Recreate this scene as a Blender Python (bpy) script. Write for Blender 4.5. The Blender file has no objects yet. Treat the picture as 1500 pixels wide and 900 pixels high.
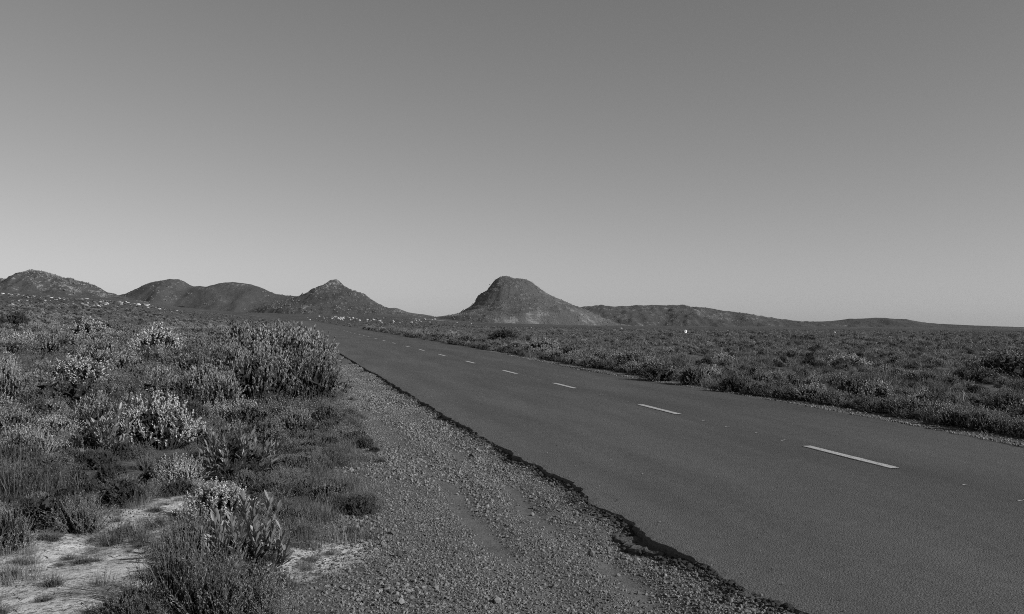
import bpy, bmesh, math, random
import numpy as np
from mathutils import Vector, Matrix, Euler

R = math.radians
SC = bpy.context.scene
COL = SC.collection
rng = np.random.default_rng(7)
random.seed(7)

# ------------------------------------------------------------------ camera
F, CX, HY, EYE = 1350.0, 750.0, 465.0, 1.65        # focal length and horizon in photo pixels, eye height in metres
cam = bpy.data.cameras.new('camera')
camo = bpy.data.objects.new('camera', cam)
COL.objects.link(camo)
cam.sensor_width = 36.0
cam.lens = 36.0 * F / 1500.0
cam.shift_y = (HY - 450.0) / 1500.0
cam.clip_start, cam.clip_end = 0.1, 30000.0
camo.location = (0, 0, EYE)
camo.rotation_euler = (R(90), 0, 0)
SC.camera = camo

# ------------------------------------------------------------------ sky, sun, exposure (a black-and-white photograph)
SUN_AZ, SUN_EL = R(114), R(27)
w = bpy.data.worlds.new("World"); SC.world = w; w.use_nodes = True
nt = w.node_tree; nt.nodes.clear()
sky = nt.nodes.new('ShaderNodeTexSky'); sky.sky_type = 'NISHITA'; sky.sun_disc = False
sky.sun_elevation = SUN_EL; sky.sun_rotation = SUN_AZ
sky.altitude = 100; sky.air_density = 1.0; sky.dust_density = 0.25; sky.ozone_density = 1.0
sep = nt.nodes.new('ShaderNodeSeparateColor')
mixv = nt.nodes.new('ShaderNodeVectorMath'); mixv.operation = 'DOT_PRODUCT'
mixv.inputs[1].default_value = (0.38, 0.37, 0.25)     # the film's response to red, green and blue
bg = nt.nodes.new('ShaderNodeBackground'); bg.inputs[1].default_value = 0.074
wo = nt.nodes.new('ShaderNodeOutputWorld')
nt.links.new(sky.outputs[0], mixv.inputs[0])
nt.links.new(mixv.outputs['Value'], bg.inputs[0])
nt.links.new(bg.outputs[0], wo.inputs[0])
nt.nodes.remove(sep)

sun = bpy.data.lights.new('sun', 'SUN'); suno = bpy.data.objects.new('sun', sun); COL.objects.link(suno)
sun.energy = 5.0; sun.angle = R(0.53); sun.color = (1, 1, 1)
sdir = Vector((math.sin(SUN_AZ) * math.cos(SUN_EL), math.cos(SUN_AZ) * math.cos(SUN_EL), math.sin(SUN_EL)))
suno.rotation_euler = sdir.to_track_quat('Z', 'Y').to_euler()
suno.location = sdir * 50

SC.render.engine = 'CYCLES'
SC.view_settings.view_transform = 'Standard'; SC.view_settings.look = 'None'
SC.view_settings.exposure = 0.0; SC.view_settings.gamma = 1.0; SC.view_settings.use_curve_mapping = False
SC.cycles.use_denoising = False; SC.cycles.pixel_filter_type = 'BLACKMAN_HARRIS'; SC.cycles.filter_width = 1.0
SC.cycles.max_bounces = 5; SC.cycles.diffuse_bounces = 3; SC.cycles.transmission_bounces = 3

# ------------------------------------------------------------------ small numpy noise
def _hash(i, j, seed):
    h = (i.astype(np.int64) * 374761393 + j.astype(np.int64) * 668265263 + seed * 1442695041) & 0xFFFFFFFF
    h = ((h ^ (h >> 13)) * 1274126177) & 0xFFFFFFFF
    return ((h ^ (h >> 16)) & 0xFFFFFF) / float(0xFFFFFF)

def vnoise(x, y, seed=0):
    x = np.asarray(x, float); y = np.asarray(y, float)
    i = np.floor(x); j = np.floor(y); fx = x - i; fy = y - j
    fx = fx * fx * fx * (fx * (fx * 6 - 15) + 10); fy = fy * fy * fy * (fy * (fy * 6 - 15) + 10)
    a = _hash(i, j, seed); b = _hash(i + 1, j, seed); c = _hash(i, j + 1, seed); d = _hash(i + 1, j + 1, seed)
    return (a + (b - a) * fx) * (1 - fy) + (c + (d - c) * fx) * fy

def fbm(x, y, seed=0, octaves=4):
    s, a, n = 0.0, 1.0, 0.0
    for k in range(octaves):
        s = s + a * (vnoise(x * 2 ** k + 17.3 * k, y * 2 ** k - 9.1 * k, seed + k) * 2 - 1); n += a; a *= 0.5
    return s / n

def sstep(a, b, x):
    t = np.clip((np.asarray(x, float) - a) / (b - a), 0, 1)
    return t * t * (3 - 2 * t)

# ------------------------------------------------------------------ road frame and terrain height
YAW = math.atan(325.0 / F)                         # the road runs 13.5 degrees to the left of the view
AX, AY = -math.sin(YAW), math.cos(YAW)             # along the road
RX, RY = math.cos(YAW), math.sin(YAW)              # across the road, to the right
V_MID, V_RIGHT = 6.42, 9.45

def uv_of(x, y): return x * AX + y * AY, x * RX + y * RY
def xy_of(u, v): return u * AX + v * RX, u * AY + v * RY
def flat_xy(px, py):
    z = F * EYE / (py - HY)
    return (px - CX) / F * z, z

# the ragged edges of the asphalt, read from the photograph on the flat road plane
_le = [(486,510),(514,526),(540,542),(550,546),(570,558),(604,578),(642,600),(678,620),(704,636),(736,652),(766,670),(790,680),
       (818,694),(838,703),(848,710),(870,734),(914,756),(944,778),(980,793),(1014,810),(1040,822),(1070,844),(1100,866),(1130,874),(1150,881),(1190,897)]
_lu = np.array([uv_of(*flat_xy(*p)) for p in _le]); _lu = _lu[np.argsort(_lu[:, 0])]
_re = [(560,487.4),(620,495.6),(680,506.5),(720,514),(850,541),(1060,572.5),(1150,586.5),(1220,599),(1325,617.5),(1430,637),(1500,651)]
_ru = np.array([uv_of(*flat_xy(*p)) for p in _re]); _ru = _ru[np.argsort(_ru[:, 0])]
def left_edge(u):
    b = np.interp(u, _lu[:, 0], _lu[:, 1])
    near = 1 - 0.6 * sstep(15, 60, u)
    return b + near * (0.05 * fbm(u * 2.3, u * 0 + 3.1, 11, 3) + 0.045 * fbm(u * 8, u * 0 + 7.7, 12, 4))
def right_edge(u):
    b = np.interp(u, _ru[:, 0], _ru[:, 1])
    return b + 0.06 * fbm(u * 1.7, u * 0 + 5.5, 15, 4)

E_PX = np.array([-700,-200,  0,  40, 100, 170, 200, 270, 330, 400, 450, 550, 600, 640, 700, 850,1000,1200,1500,1800,2400])
E_PY = np.array([ 436, 428,425, 428, 432, 437, 441, 451, 456, 459, 460, 461, 463, 466, 472, 476, 478, 478.5,481, 483,484])
def terrain(x, y):
    x = np.asarray(x, float); y = np.asarray(y, float)
    r = np.hypot(x, y); th = np.clip(np.arctan2(x, y), -R(48), R(48))
    px = CX + F * np.tan(th); dep = r * np.cos(th)
    e = np.interp(px, E_PX, E_PY)
    u, v = uv_of(x, y)
    wgt = np.maximum(sstep(8, 45, np.abs(v - 6.1)), sstep(900, 1200, u))
    t = sstep(25, 320, r)
    h = t * wgt * ((HY - e) / F * dep)
    amp = sstep(60, 500, r) * wgt
    h = h + amp * (0.0009 * dep + 0.25) * fbm(x / 45.0, y / 45.0, 31, 4)
    # close range: gravel shoulder lower than the asphalt, hummocks under the scrub
    le = np.interp(u, _lu[:, 0], _lu[:, 1])
    d = le - v
    side = np.where(v < V_MID, -0.09 + 0.085 * sstep(0.1, 2.2, d), -0.035 - 0.05 * sstep(0.2, 2.5, v - V_RIGHT))
    under = (v > le + 0.12) & (v < V_RIGHT - 0.25)
    side = side + np.where(v < V_MID, 0.06 * fbm(u * 0.9, u * 0, 47, 3) * (1 - sstep(0.1, 0.7, d)), 0)
    side = np.where(under, -0.2, side)
    hum = sstep(1.6, 3.4, d) + sstep(10.2, 12.5, v)
    side = side + hum * (0.09 * fbm(x * 0.9, y * 0.9, 41, 3) + 0.05)
    side = side + 0.010 * fbm(x * 7, y * 7, 43, 3) * (~under)
    # two shallow wheel ruts in the shoulder
    rut = np.exp(-((d - 1.15) / 0.16) ** 2) + np.exp(-((d - 0.55) / 0.14) ** 2)
    side = side - 0.018 * rut * (v < V_MID)
    return h + side * (1 - sstep(150, 500, r))

def march(px, py, dmax=4000.0):
    """where the line of sight through a photo pixel meets the terrain"""
    d = np.geomspace(4.0, dmax, 1500)
    zr = EYE + (HY - py) / F * d
    hit = np.nonzero(zr < terrain((px - CX) / F * d, d))[0]
    k = hit[0] if len(hit) else len(d) - 1
    return (px - CX) / F * d[k], d[k]

# ------------------------------------------------------------------ materials
def newmat(name):
    m = bpy.data.materials.new(name); m.use_nodes = True
    m.node_tree.nodes.clear()
    return m, m.node_tree.nodes, m.node_tree.links
def node(N, typ, **kw):
    n = N.new(typ)
    for k, val in kw.items(): setattr(n, k, val)
    return n
def noise(N, L, co, scale, detail=4, rough=0.55):
    n = N.new('ShaderNodeTexNoise'); n.inputs['Scale'].default_value = scale
    n.inputs['Detail'].default_value = detail; n.inputs['Roughness'].default_value = rough
    if co is not None: L.new(co, n.inputs['Vector'])
    return n.outputs['Fac']
def ramp(N, L, fac, stops):
    n = N.new('ShaderNodeValToRGB')
    while len(n.color_ramp.elements) < len(stops): n.color_ramp.elements.new(0.5)
    for e, (p, c) in zip(n.color_ramp.elements, stops): e.position = p; e.color = (c, c, c, 1)
    L.new(fac, n.inputs[0])
    return n.outputs[0]
def math_(N, L, op, a, b=None):
    n = N.new('ShaderNodeMath'); n.operation = op
    for k, s in enumerate((a, b)):
        if s is None: continue
        if isinstance(s, (int, float)): n.inputs[k].default_value = s
        else: L.new(s, n.inputs[k])
    return n.outputs[0]
def mix(N, L, fac, a, b):
    n = N.new('ShaderNodeMix'); n.data_type = 'FLOAT'
    for idx, s in ((0, fac), (2, a), (3, b)):
        if isinstance(s, (int, float)): n.inputs[idx].default_value = s
        else: L.new(s, n.inputs[idx])
    return n.outputs[0]
def finish(m, N, L, val, rough=0.9, spec=0.2, bump=None, bstr=0.3, bdist=0.02, transl=0.0):
    p = N.new('ShaderNodeBsdfPrincipled'); o = N.new('ShaderNodeOutputMaterial')
    if isinstance(val, (int, float)): p.inputs['Base Color'].default_value = (val, val, val, 1)
    else: L.new(val, p.inputs['Base Color'])
    p.inputs['Roughness'].default_value = rough; p.inputs['Specular IOR Level'].default_value = spec
    if bump is not None:
        b = N.new('ShaderNodeBump'); b.inputs['Strength'].default_value = bstr; b.inputs['Distance'].default_value = bdist
        L.new(bump, b.inputs['Height']); L.new(b.outputs[0], p.inputs['Normal'])
    out = p.outputs[0]
    if transl:
        t = N.new('ShaderNodeBsdfTranslucent'); mx = N.new('ShaderNodeMixShader'); mx.inputs[0].default_value = transl
        if isinstance(val, (int, float)): t.inputs[0].default_value = (val, val, val, 1)
        else: L.new(val, t.inputs[0])
        L.new(out, mx.inputs[1]); L.new(t.outputs[0], mx.inputs[2]); out = mx.outputs[0]
    L.new(out, o.inputs[0])
    return m

def foliage_mat(name, val, spread=0.5, transl=0.07, rough=0.55, spec=0.35):
    m, N, L = newmat(name)
    oi = N.new('ShaderNodeObjectInfo'); tc = N.new('ShaderNodeTexCoord')
    nz = noise(N, L, tc.outputs['Object'], 14.0, 3)
    at_ = node(N, 'ShaderNodeAttribute', attribute_name='tone')
    k = math_(N, L, 'MULTIPLY_ADD', oi.outputs['Random'], spread); k.node.inputs[2].default_value = 1 - spread / 2
    k2 = math_(N, L, 'MULTIPLY_ADD', nz, 1.1); k2.node.inputs[2].default_value = 0.45
    v = math_(N, L, 'MULTIPLY', math_(N, L, 'MULTIPLY', k, k2), val)
    v = math_(N, L, 'MULTIPLY', v, math_(N, L, 'ADD', at_.outputs['Fac'], 1.0))
    return finish(m, N, L, v, rough, spec, transl=transl)

def plain_mat(name, val, rough=0.9, scale=12.0, amp=0.5, bstr=0.4, bdist=0.02, spec=0.2, tones=0.5):
    m, N, L = newmat(name)
    tc = N.new('ShaderNodeTexCoord'); oi = N.new('ShaderNodeObjectInfo')
    nz = noise(N, L, tc.outputs['Object'], scale, 6)
    k = math_(N, L, 'MULTIPLY_ADD', nz, 2 * amp); k.node.inputs[2].default_value = 1 - amp
    k2 = math_(N, L, 'MULTIPLY_ADD', oi.outputs['Random'], tones); k2.node.inputs[2].default_value = 1 - tones / 2
    v = math_(N, L, 'MULTIPLY', math_(N, L, 'MULTIPLY', k, k2), val)
    return finish(m, N, L, v, rough, spec, nz, bstr, bdist)

def ground_mat():
    m, N, L = newmat('ground')
    tc = N.new('ShaderNodeTexCoord'); co = tc.outputs['Object']
    ag = node(N, 'ShaderNodeAttribute', attribute_name='gravel'); asd = node(N, 'ShaderNodeAttribute', attribute_name='sand')
    af = node(N, 'ShaderNodeAttribute', attribute_name='distance')
    n1 = noise(N, L, co, 0.8, 5); n2 = noise(N, L, co, 14, 6, 0.65); n3 = noise(N, L, co, 90, 4, 0.7)
    nb = noise(N, L, co, 3.5, 5, 0.6)
    # litter and soil
    soil = math_(N, L, 'MULTIPLY', ramp(N, L, n2, [(0.3, 0.045), (0.55, 0.11), (0.8, 0.19)]), ramp(N, L, n1, [(0.3, 0.7), (0.7, 1.15)]))
    # gravel fines between the stones
    gr = math_(N, L, 'MULTIPLY', ramp(N, L, n3, [(0.3, 0.05), (0.5, 0.105), (0.7, 0.18)]), ramp(N, L, nb, [(0.3, 0.85), (0.7, 1.15)]))
    # pale sand with litter on it
    sd = math_(N, L, 'MULTIPLY', ramp(N, L, n2, [(0.33, 0.42), (0.62, 0.6)]), ramp(N, L, n3, [(0.3, 0.8), (0.6, 1.05)]))
    nt_ = noise(N, L, co, 38, 5, 0.7)
    sd = mix(N, L, ramp(N, L, nt_, [(0.52, 0.0), (0.60, 0.8)]), sd, 0.12)
    # the far plain: scrub seen as mottled cover with bare pale streaks
    mp = N.new('ShaderNodeMapping'); mp.inputs['Scale'].default_value = (0.012, 0.045, 0.01); L.new(co, mp.inputs[0])
    nf = noise(N, L, mp.outputs[0], 1.0, 6, 0.62); nf2 = noise(N, L, co, 0.35, 6, 0.7); nf3 = noise(N, L, co, 0.03, 4)
    farv = math_(N, L, 'MULTIPLY', ramp(N, L, nf2, [(0.3, 0.035), (0.5, 0.075), (0.68, 0.12)]), ramp(N, L, nf3, [(0.3, 0.75), (0.7, 1.15)]))
    farv = mix(N, L, ramp(N, L, nf, [(0.655, 0.0), (0.69, 0.8)]), farv, 0.3)
    gm = math_(N, L, 'SUBTRACT', math_(N, L, 'ADD', ag.outputs['Fac'], n2), 0.5)
    sm = math_(N, L, 'SUBTRACT', math_(N, L, 'ADD', asd.outputs['Fac'], math_(N, L, 'MULTIPLY', math_(N, L, 'ADD', nb, n2), 0.9)), 0.9)
    v = mix(N, L, ramp(N, L, gm, [(0.35, 0.0), (0.6, 1.0)]), soil, gr)
    v = mix(N, L, ramp(N, L, sm, [(0.30, 0.0), (0.85, 1.0)]), v, sd)
    v = mix(N, L, af.outputs['Fac'], v, farv)
    bh = math_(N, L, 'ADD', math_(N, L, 'MULTIPLY', n3, 0.35), n2)
    bh = mix(N, L, af.outputs['Fac'], bh, math_(N, L, 'MULTIPLY', nf2, 60.0))
    return finish(m, N, L, v, 0.95, 0.1, bh, 0.6, 0.03)

def asphalt_mat():
    m, N, L = newmat('asphalt')
    tc = N.new('ShaderNodeTexCoord'); co = tc.outputs['Object']
    fine = noise(N, L, co, 70, 4, 0.85); mid = noise(N, L, co, 9, 5, 0.6)
    mp = N.new('ShaderNodeMapping'); mp.inputs['Scale'].default_value = (0.9, 0.12, 1); L.new(co, mp.inputs[0])
    streak = noise(N, L, mp.outputs[0], 1.3, 5, 0.6)
    vor = N.new('ShaderNodeTexVoronoi'); vor.inputs['Scale'].default_value = 85; L.new(co, vor.inputs['Vector'])
    v = ramp(N, L, fine, [(0.34, 0.042), (0.5, 0.088), (0.68, 0.14)])
    v = math_(N, L, 'MULTIPLY', v, ramp(N, L, mid, [(0.3, 0.88), (0.7, 1.1)]))
    v = math_(N, L, 'MULTIPLY', v, ramp(N, L, streak, [(0.3, 0.80), (0.7, 1.20)]))
    # the polished, paler edge strip and wheel paths
    sx = N.new('ShaderNodeSeparateXYZ'); L.new(co, sx.inputs[0])
    edge = ramp(N, L, math_(N, L, 'DIVIDE', sx.outputs[0], 10.0), [(0.25, 1.17), (0.34, 1.0), (0.42, 1.08), (0.52, 0.99), (0.62, 0.93), (0.70, 0.88), (0.78, 0.97), (0.92, 0.89)])
    v = math_(N, L, 'MULTIPLY', v, edge)
    pit = ramp(N, L, noise(N, L, co, 38, 3, 0.6), [(0.64, 0.0), (0.70, 0.75)])
    v = mix(N, L, pit, v, 0.02)
    h = math_(N, L, 'SUBTRACT', fine, math_(N, L, 'MULTIPLY', vor.outputs['Distance'], 0.8))
    return finish(m, N, L, v, 0.85, 0.25, h, 0.8, 0.012)

def hill_mat(name, rock_lo, rock_hi, veg=0.075, rock=0.24, scale=1.0):
    m, N, L = newmat(name)
    tc = N.new('ShaderNodeTexCoord'); co = tc.outputs['Object']
    big = noise(N, L, co, 0.012 * scale, 6, 0.6); sp = noise(N, L, co, 0.085 * scale, 6, 0.75); fine = noise(N, L, co, 0.3 * scale, 4, 0.7)
    at = node(N, 'ShaderNodeAttribute', attribute_name='rockiness')
    vegv = math_(N, L, 'MULTIPLY', ramp(N, L, fine, [(0.3, 0.6), (0.7, 1.3)]), math_(N, L, 'MULTIPLY', ramp(N, L, big, [(0.35, 0.8), (0.65, 1.2)]), veg))
    s = math_(N, L, 'ADD', sp, math_(N, L, 'MULTIPLY', math_(N, L, 'SUBTRACT', big, 0.5), 0.5))
    s = math_(N, L, 'ADD', s, math_(N, L, 'MULTIPLY', math_(N, L, 'SUBTRACT', at.outputs['Fac'], 0.5), 0.28))
    rv = math_(N, L, 'MULTIPLY', ramp(N, L, fine, [(0.3, 0.6), (0.7, 1.25)]), rock)
    v = mix(N, L, ramp(N, L, s, [(rock_lo, 0.0), (rock_hi, 1.0)]), vegv, rv)
    h = math_(N, L, 'ADD', sp, math_(N, L, 'MULTIPLY', fine, 0.35))
    return finish(m, N, L, v, 0.95, 0.1, h, 0.8, 7.0 / scale)

def paint_mat():
    m, N, L = newmat('road_paint')
    tc = N.new('ShaderNodeTexCoord'); co = tc.outputs['Object']
    n = noise(N, L, co, 60, 5, 0.75)
    v = ramp(N, L, n, [(0.38, 0.10), (0.5, 0.42), (0.7, 0.6)])
    return finish(m, N, L, v, 0.7, 0.3, n, 0.4, 0.003)

M = {
    'ground': ground_mat(), 'asphalt': asphalt_mat(), 'paint': paint_mat(),
    'asphalt_raw': plain_mat('broken_asphalt', 0.07, 0.9, 30, 0.6, 0.9, 0.02),
    'core': plain_mat('painted_inner_shade', 0.03, 0.95, 25, 0.6), 'stem': plain_mat('twig', 0.085, 0.9, 20, 0.4), 'stem_pale': plain_mat('pale_twig', 0.2, 0.9, 20, 0.4),  # core: near-black colour standing in for the shade deep inside bushes
    'leafy': foliage_mat('broad_leaf', 0.18, 0.25, 0.10, 0.45, 0.45),
    'cone': foliage_mat('cone_bush_leaf', 0.225, 0.7),
    'flower': foliage_mat('silver_leaf', 0.36, 0.5),
    'heath': foliage_mat('heath_leaf', 0.18, 0.9), 'soft': foliage_mat('soft_heath_leaf', 0.155, 1.0),
    'dark': foliage_mat('dark_leaf', 0.05, 0.5), 'reed': foliage_mat('reed_stalk', 0.10, 0.6),
    'grass': foliage_mat('grass_blade', 0.12, 0.6), 'head': plain_mat('pale_flower_head', 0.6, 0.8, 40, 0.3),
    'seed': plain_mat('seed_head', 0.08, 0.9, 40, 0.4),
    'stone': plain_mat('gravel_stone', 0.175, 0.9, 14, 0.5, 0.5, 0.05, tones=1.3), 'boulder': plain_mat('pale_boulder', 0.34, 0.9, 1.6, 0.45, 0.7, 0.15, tones=1.0), 'white_rock': plain_mat('white_rock', 0.8, 0.8, 1.6, 0.1, 0.5, 0.1, tones=0.1),
}

# ------------------------------------------------------------------ mesh helpers
def mesh_np(name, V, T, mats, midx=None, smooth=False):
    """one mesh from vertices and triangles"""
    V = np.asarray(V, np.float32).reshape(-1, 3); T = np.asarray(T, np.int32)
    k = T.shape[1]
    me = bpy.data.meshes.new(name)
    me.vertices.add(len(V)); me.vertices.foreach_set('co', V.ravel())
    me.loops.add(T.size); me.loops.foreach_set('vertex_index', T.ravel())
    me.polygons.add(len(T)); me.polygons.foreach_set('loop_start', np.arange(0, T.size, k, dtype=np.int32))
    for m in mats: me.materials.append(m)
    if midx is not None: me.polygons.foreach_set('material_index', np.asarray(midx, np.int32))
    me.polygons.foreach_set('use_smooth', np.full(len(T), smooth, bool))
    me.update(calc_edges=True); me.validate()
    return me
def link(name, data, parent=None, loc=(0, 0, 0), rot=(0, 0, 0), scale=(1, 1, 1)):
    o = bpy.data.objects.new(name, data); COL.objects.link(o)
    o.location = loc; o.rotation_euler = rot; o.scale = scale
    if parent is not None: o.parent = parent
    return o
def tag(o, label=None, cat=None, group=None, kind=None):
    if label: o['label'] = label
    if cat: o['category'] = cat
    if group: o['group'] = group
    if kind: o['kind'] = kind
    return o
def grid_faces(nr, nc):
    i = np.arange(nr - 1)[:, None] * nc + np.arange(nc - 1)[None, :]
    return np.stack([i, i + 1, i + nc + 1, i + nc], -1).reshape(-1, 4)
def float_attr(me, name, vals):
    a = me.attributes.new(name, 'FLOAT', 'POINT'); a.data.foreach_set('value', np.asarray(vals, np.float32).ravel())

# ------------------------------------------------------------------ ground sheet
SAND = [(95, 862, 1.0, .85), (30, 815, .75, .6), (215, 758, .42, .85), (165, 815, .5, .6), (470, 818, .34, .45), (425, 842, .2, .3), (60, 895, .9, .4),
        (288, 637, .22, .25), (140, 888, .4, .25), (495, 800, .25, .2)]
SAND_W = [(*flat_xy(a, b), c, d) for a, b, c, d in SAND]
def sand_mask(x, y):
    s = np.zeros_like(x)
    for cx, cy, rx, ry in SAND_W:
        q = np.hypot((x - cx) / rx, (y - cy) / ry)
        s = np.maximum(s, 1 - sstep(0.3, 1.6, q + 0.35 * fbm(x * 2.1, y * 2.1, 57, 4)))
    return s
VB_U, VB_V = [3, 5, 8, 12, 25, 40], [-0.4, -0.1, 0.45, 0.8, 1.05, 1.2]      # where the scrub ends and the gravel begins
def gravel_mask(x, y):
    u, v = uv_of(x, y); vb = np.interp(u, VB_U, VB_V)
    n = 0.35 * fbm(u * 0.5, v * 0.6, 51, 4)
    g = sstep(vb - 0.45, vb + 0.35, v + n) * (v < V_MID + 1)
    g = np.maximum(g, sstep(V_MID - 1, V_MID, v) * (1 - sstep(9.5, 10.3, v + 0.6 * n)))
    return g
az = np.concatenate([np.arange(-180, -40, 4.0), np.arange(-40, 40, 0.22), np.arange(40, 180.1, 4.0)])
rad = np.concatenate([[0.0], np.geomspace(0.6, 4.2, 24)[:-1], np.geomspace(4.2, 60, 330)[:-1], np.geomspace(60, 9000, 190)])
A_, R_ = np.meshgrid(np.radians(az), rad)
gx, gy = R_ * np.sin(A_), R_ * np.cos(A_)
gz = terrain(gx, gy)
me = mesh_np('ground', np.stack([gx, gy, gz], -1), grid_faces(*gx.shape)[:, ::-1], [M['ground']], smooth=True)
float_attr(me, 'gravel', gravel_mask(gx, gy)); float_attr(me, 'sand', sand_mask(gx, gy))
float_attr(me, 'distance', sstep(90, 300, np.hypot(gx, gy)))
tag(link('ground', me), kind='structure')

# ------------------------------------------------------------------ road
road_rot = (0, 0, YAW)
us = np.concatenate([np.arange(-8, 2, 0.25), np.arange(2, 9, 0.035), np.geomspace(9, 60, 420), np.geomspace(61, 1200, 90)])
le, re = left_edge(us), right_edge(us)
def road_z(v): return 0.0 - 0.006 * np.abs(v - V_MID) ** 1.3
cols = [(le - 0.015, -0.22), (le, -0.02), (le + 0.018, None), (le + 0.09, None), (le + 0.3, None)]
for f_ in (0.2, 0.4, 0.6, 0.8): cols.append((le + 0.3 + (re - 0.6 - le) * f_, None))
cols += [(re - 0.3, None), (re, 'edge'), (re + 0.03, -0.12)]
vv = np.stack([c for c, _ in cols], 1); zz = np.empty_like(vv)
for k, (c, z) in enumerate(cols):
    base = road_z(c)
    zz[:, k] = base if z is None else (base - 0.012 if z == 'edge' else base + z)
crumble = 0.012 * np.abs(fbm(us * 9, us * 0, 61, 3))
zz[:, 2] -= crumble; zz[:, 1] -= crumble
zz += 0.004 * fbm(vv * 1.1, np.repeat(us[:, None], vv.shape[1], 1) * 0.8, 63, 3) * (np.arange(vv.shape[1])[None, :] > 1)
uu = np.repeat(us[:, None], vv.shape[1], 1)
road = link('road', mesh_np('road', np.stack([vv, uu, zz], -1), grid_faces(*vv.shape), [M['asphalt']], smooth=False), rot=road_rot)
tag(road, kind='structure')
# the lower broken course showing below the ragged edge
us2 = us[us < 45]
le2 = left_edge(us2)
out = le2 - np.clip(0.09 + 0.16 * fbm(us2 * 1.6, us2 * 0 + 2, 71, 3) + 0.07 * fbm(us2 * 9, us2 * 0 + 2, 72, 4), -0.05, 0.26)
c2 = [(out - 0.01, -0.22), (out, -0.062), (out + 0.02, -0.056), ((out + le2) / 2 + 0.03, -0.054), (le2 + 0.1, -0.054)]
vv2 = np.stack([c for c, _ in c2], 1); zz2 = np.stack([road_z(c) + z for c, z in c2], 1)
zz2[:, 1:] += 0.02 * fbm(vv2[:, 1:] * 20, np.repeat(us2[:, None], 4, 1) * 14, 73, 3)
uu2 = np.repeat(us2[:, None], 5, 1)
link('broken_lower_course', mesh_np('broken_lower_course', np.stack([vv2, uu2, zz2], -1), grid_faces(*vv2.shape), [M['asphalt_raw']]), parent=road)

# centre line: dashes of about 1.9 m every 6 m
def slab(w_, l_, z, seed, nseg=24):
    t = np.linspace(0, 1, nseg)
    a = -w_ / 2 + 0.006 * fbm(t * 9, t * 0, seed, 2); b = w_ / 2 + 0.006 * fbm(t * 9, t * 0 + 4, seed, 2)
    V = np.stack([np.concatenate([a - .002, a, b, b + .002]), np.tile(t * l_, 4), np.concatenate([t * 0 - .003, t * 0 + z, t * 0 + z, t * 0 - .003])], -1)
    F_ = []
    for k in range(3):
        i = k * nseg + np.arange(nseg - 1)
        F_.append(np.stack([i, i + nseg, i + nseg + 1, i + 1], -1))
    return V, np.concatenate(F_)
dash = [mesh_np('dash', *slab(0.112, 1.78, 0.005, 80 + k), [M['paint']]) for k in range(3)]
DASH_Y = [669.5, 600, 565.5, 545.5, 531, 520.6, 513.2, 508, 503, 499.4, 496.4, 493.8, 492, 490.4, 488.6]
DASH_U = [(F * EYE / (q - HY) - V_MID * RY) / AY - 0.86 for q in DASH_Y]
DASH_U = [DASH_U[0] - 5.75] + DASH_U + [DASH_U[-1] + 6.3 * k for k in range(1, 22)]
for k, u0 in enumerate(DASH_U):
    link('lane_dash', dash[k % 3], road, (V_MID, u0, float(road_z(np.array(V_MID))) + 0.002))
mark = mesh_np('mark', *slab(0.045, 0.028, 0.003, 90, 4), [M['paint']])
for k in range(0, 5):
    for q in range(4):
        for s in (-0.034, 0.034):
            if random.random() < 0.12: continue
            link('paint_spot', mark, road, (V_MID + s + random.uniform(-.012, .012), DASH_U[k] + 2.35 + 0.8 * q + random.uniform(-.05, .05), 0.002), scale=(random.uniform(.7, 1.1), 1, 1))

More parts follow.
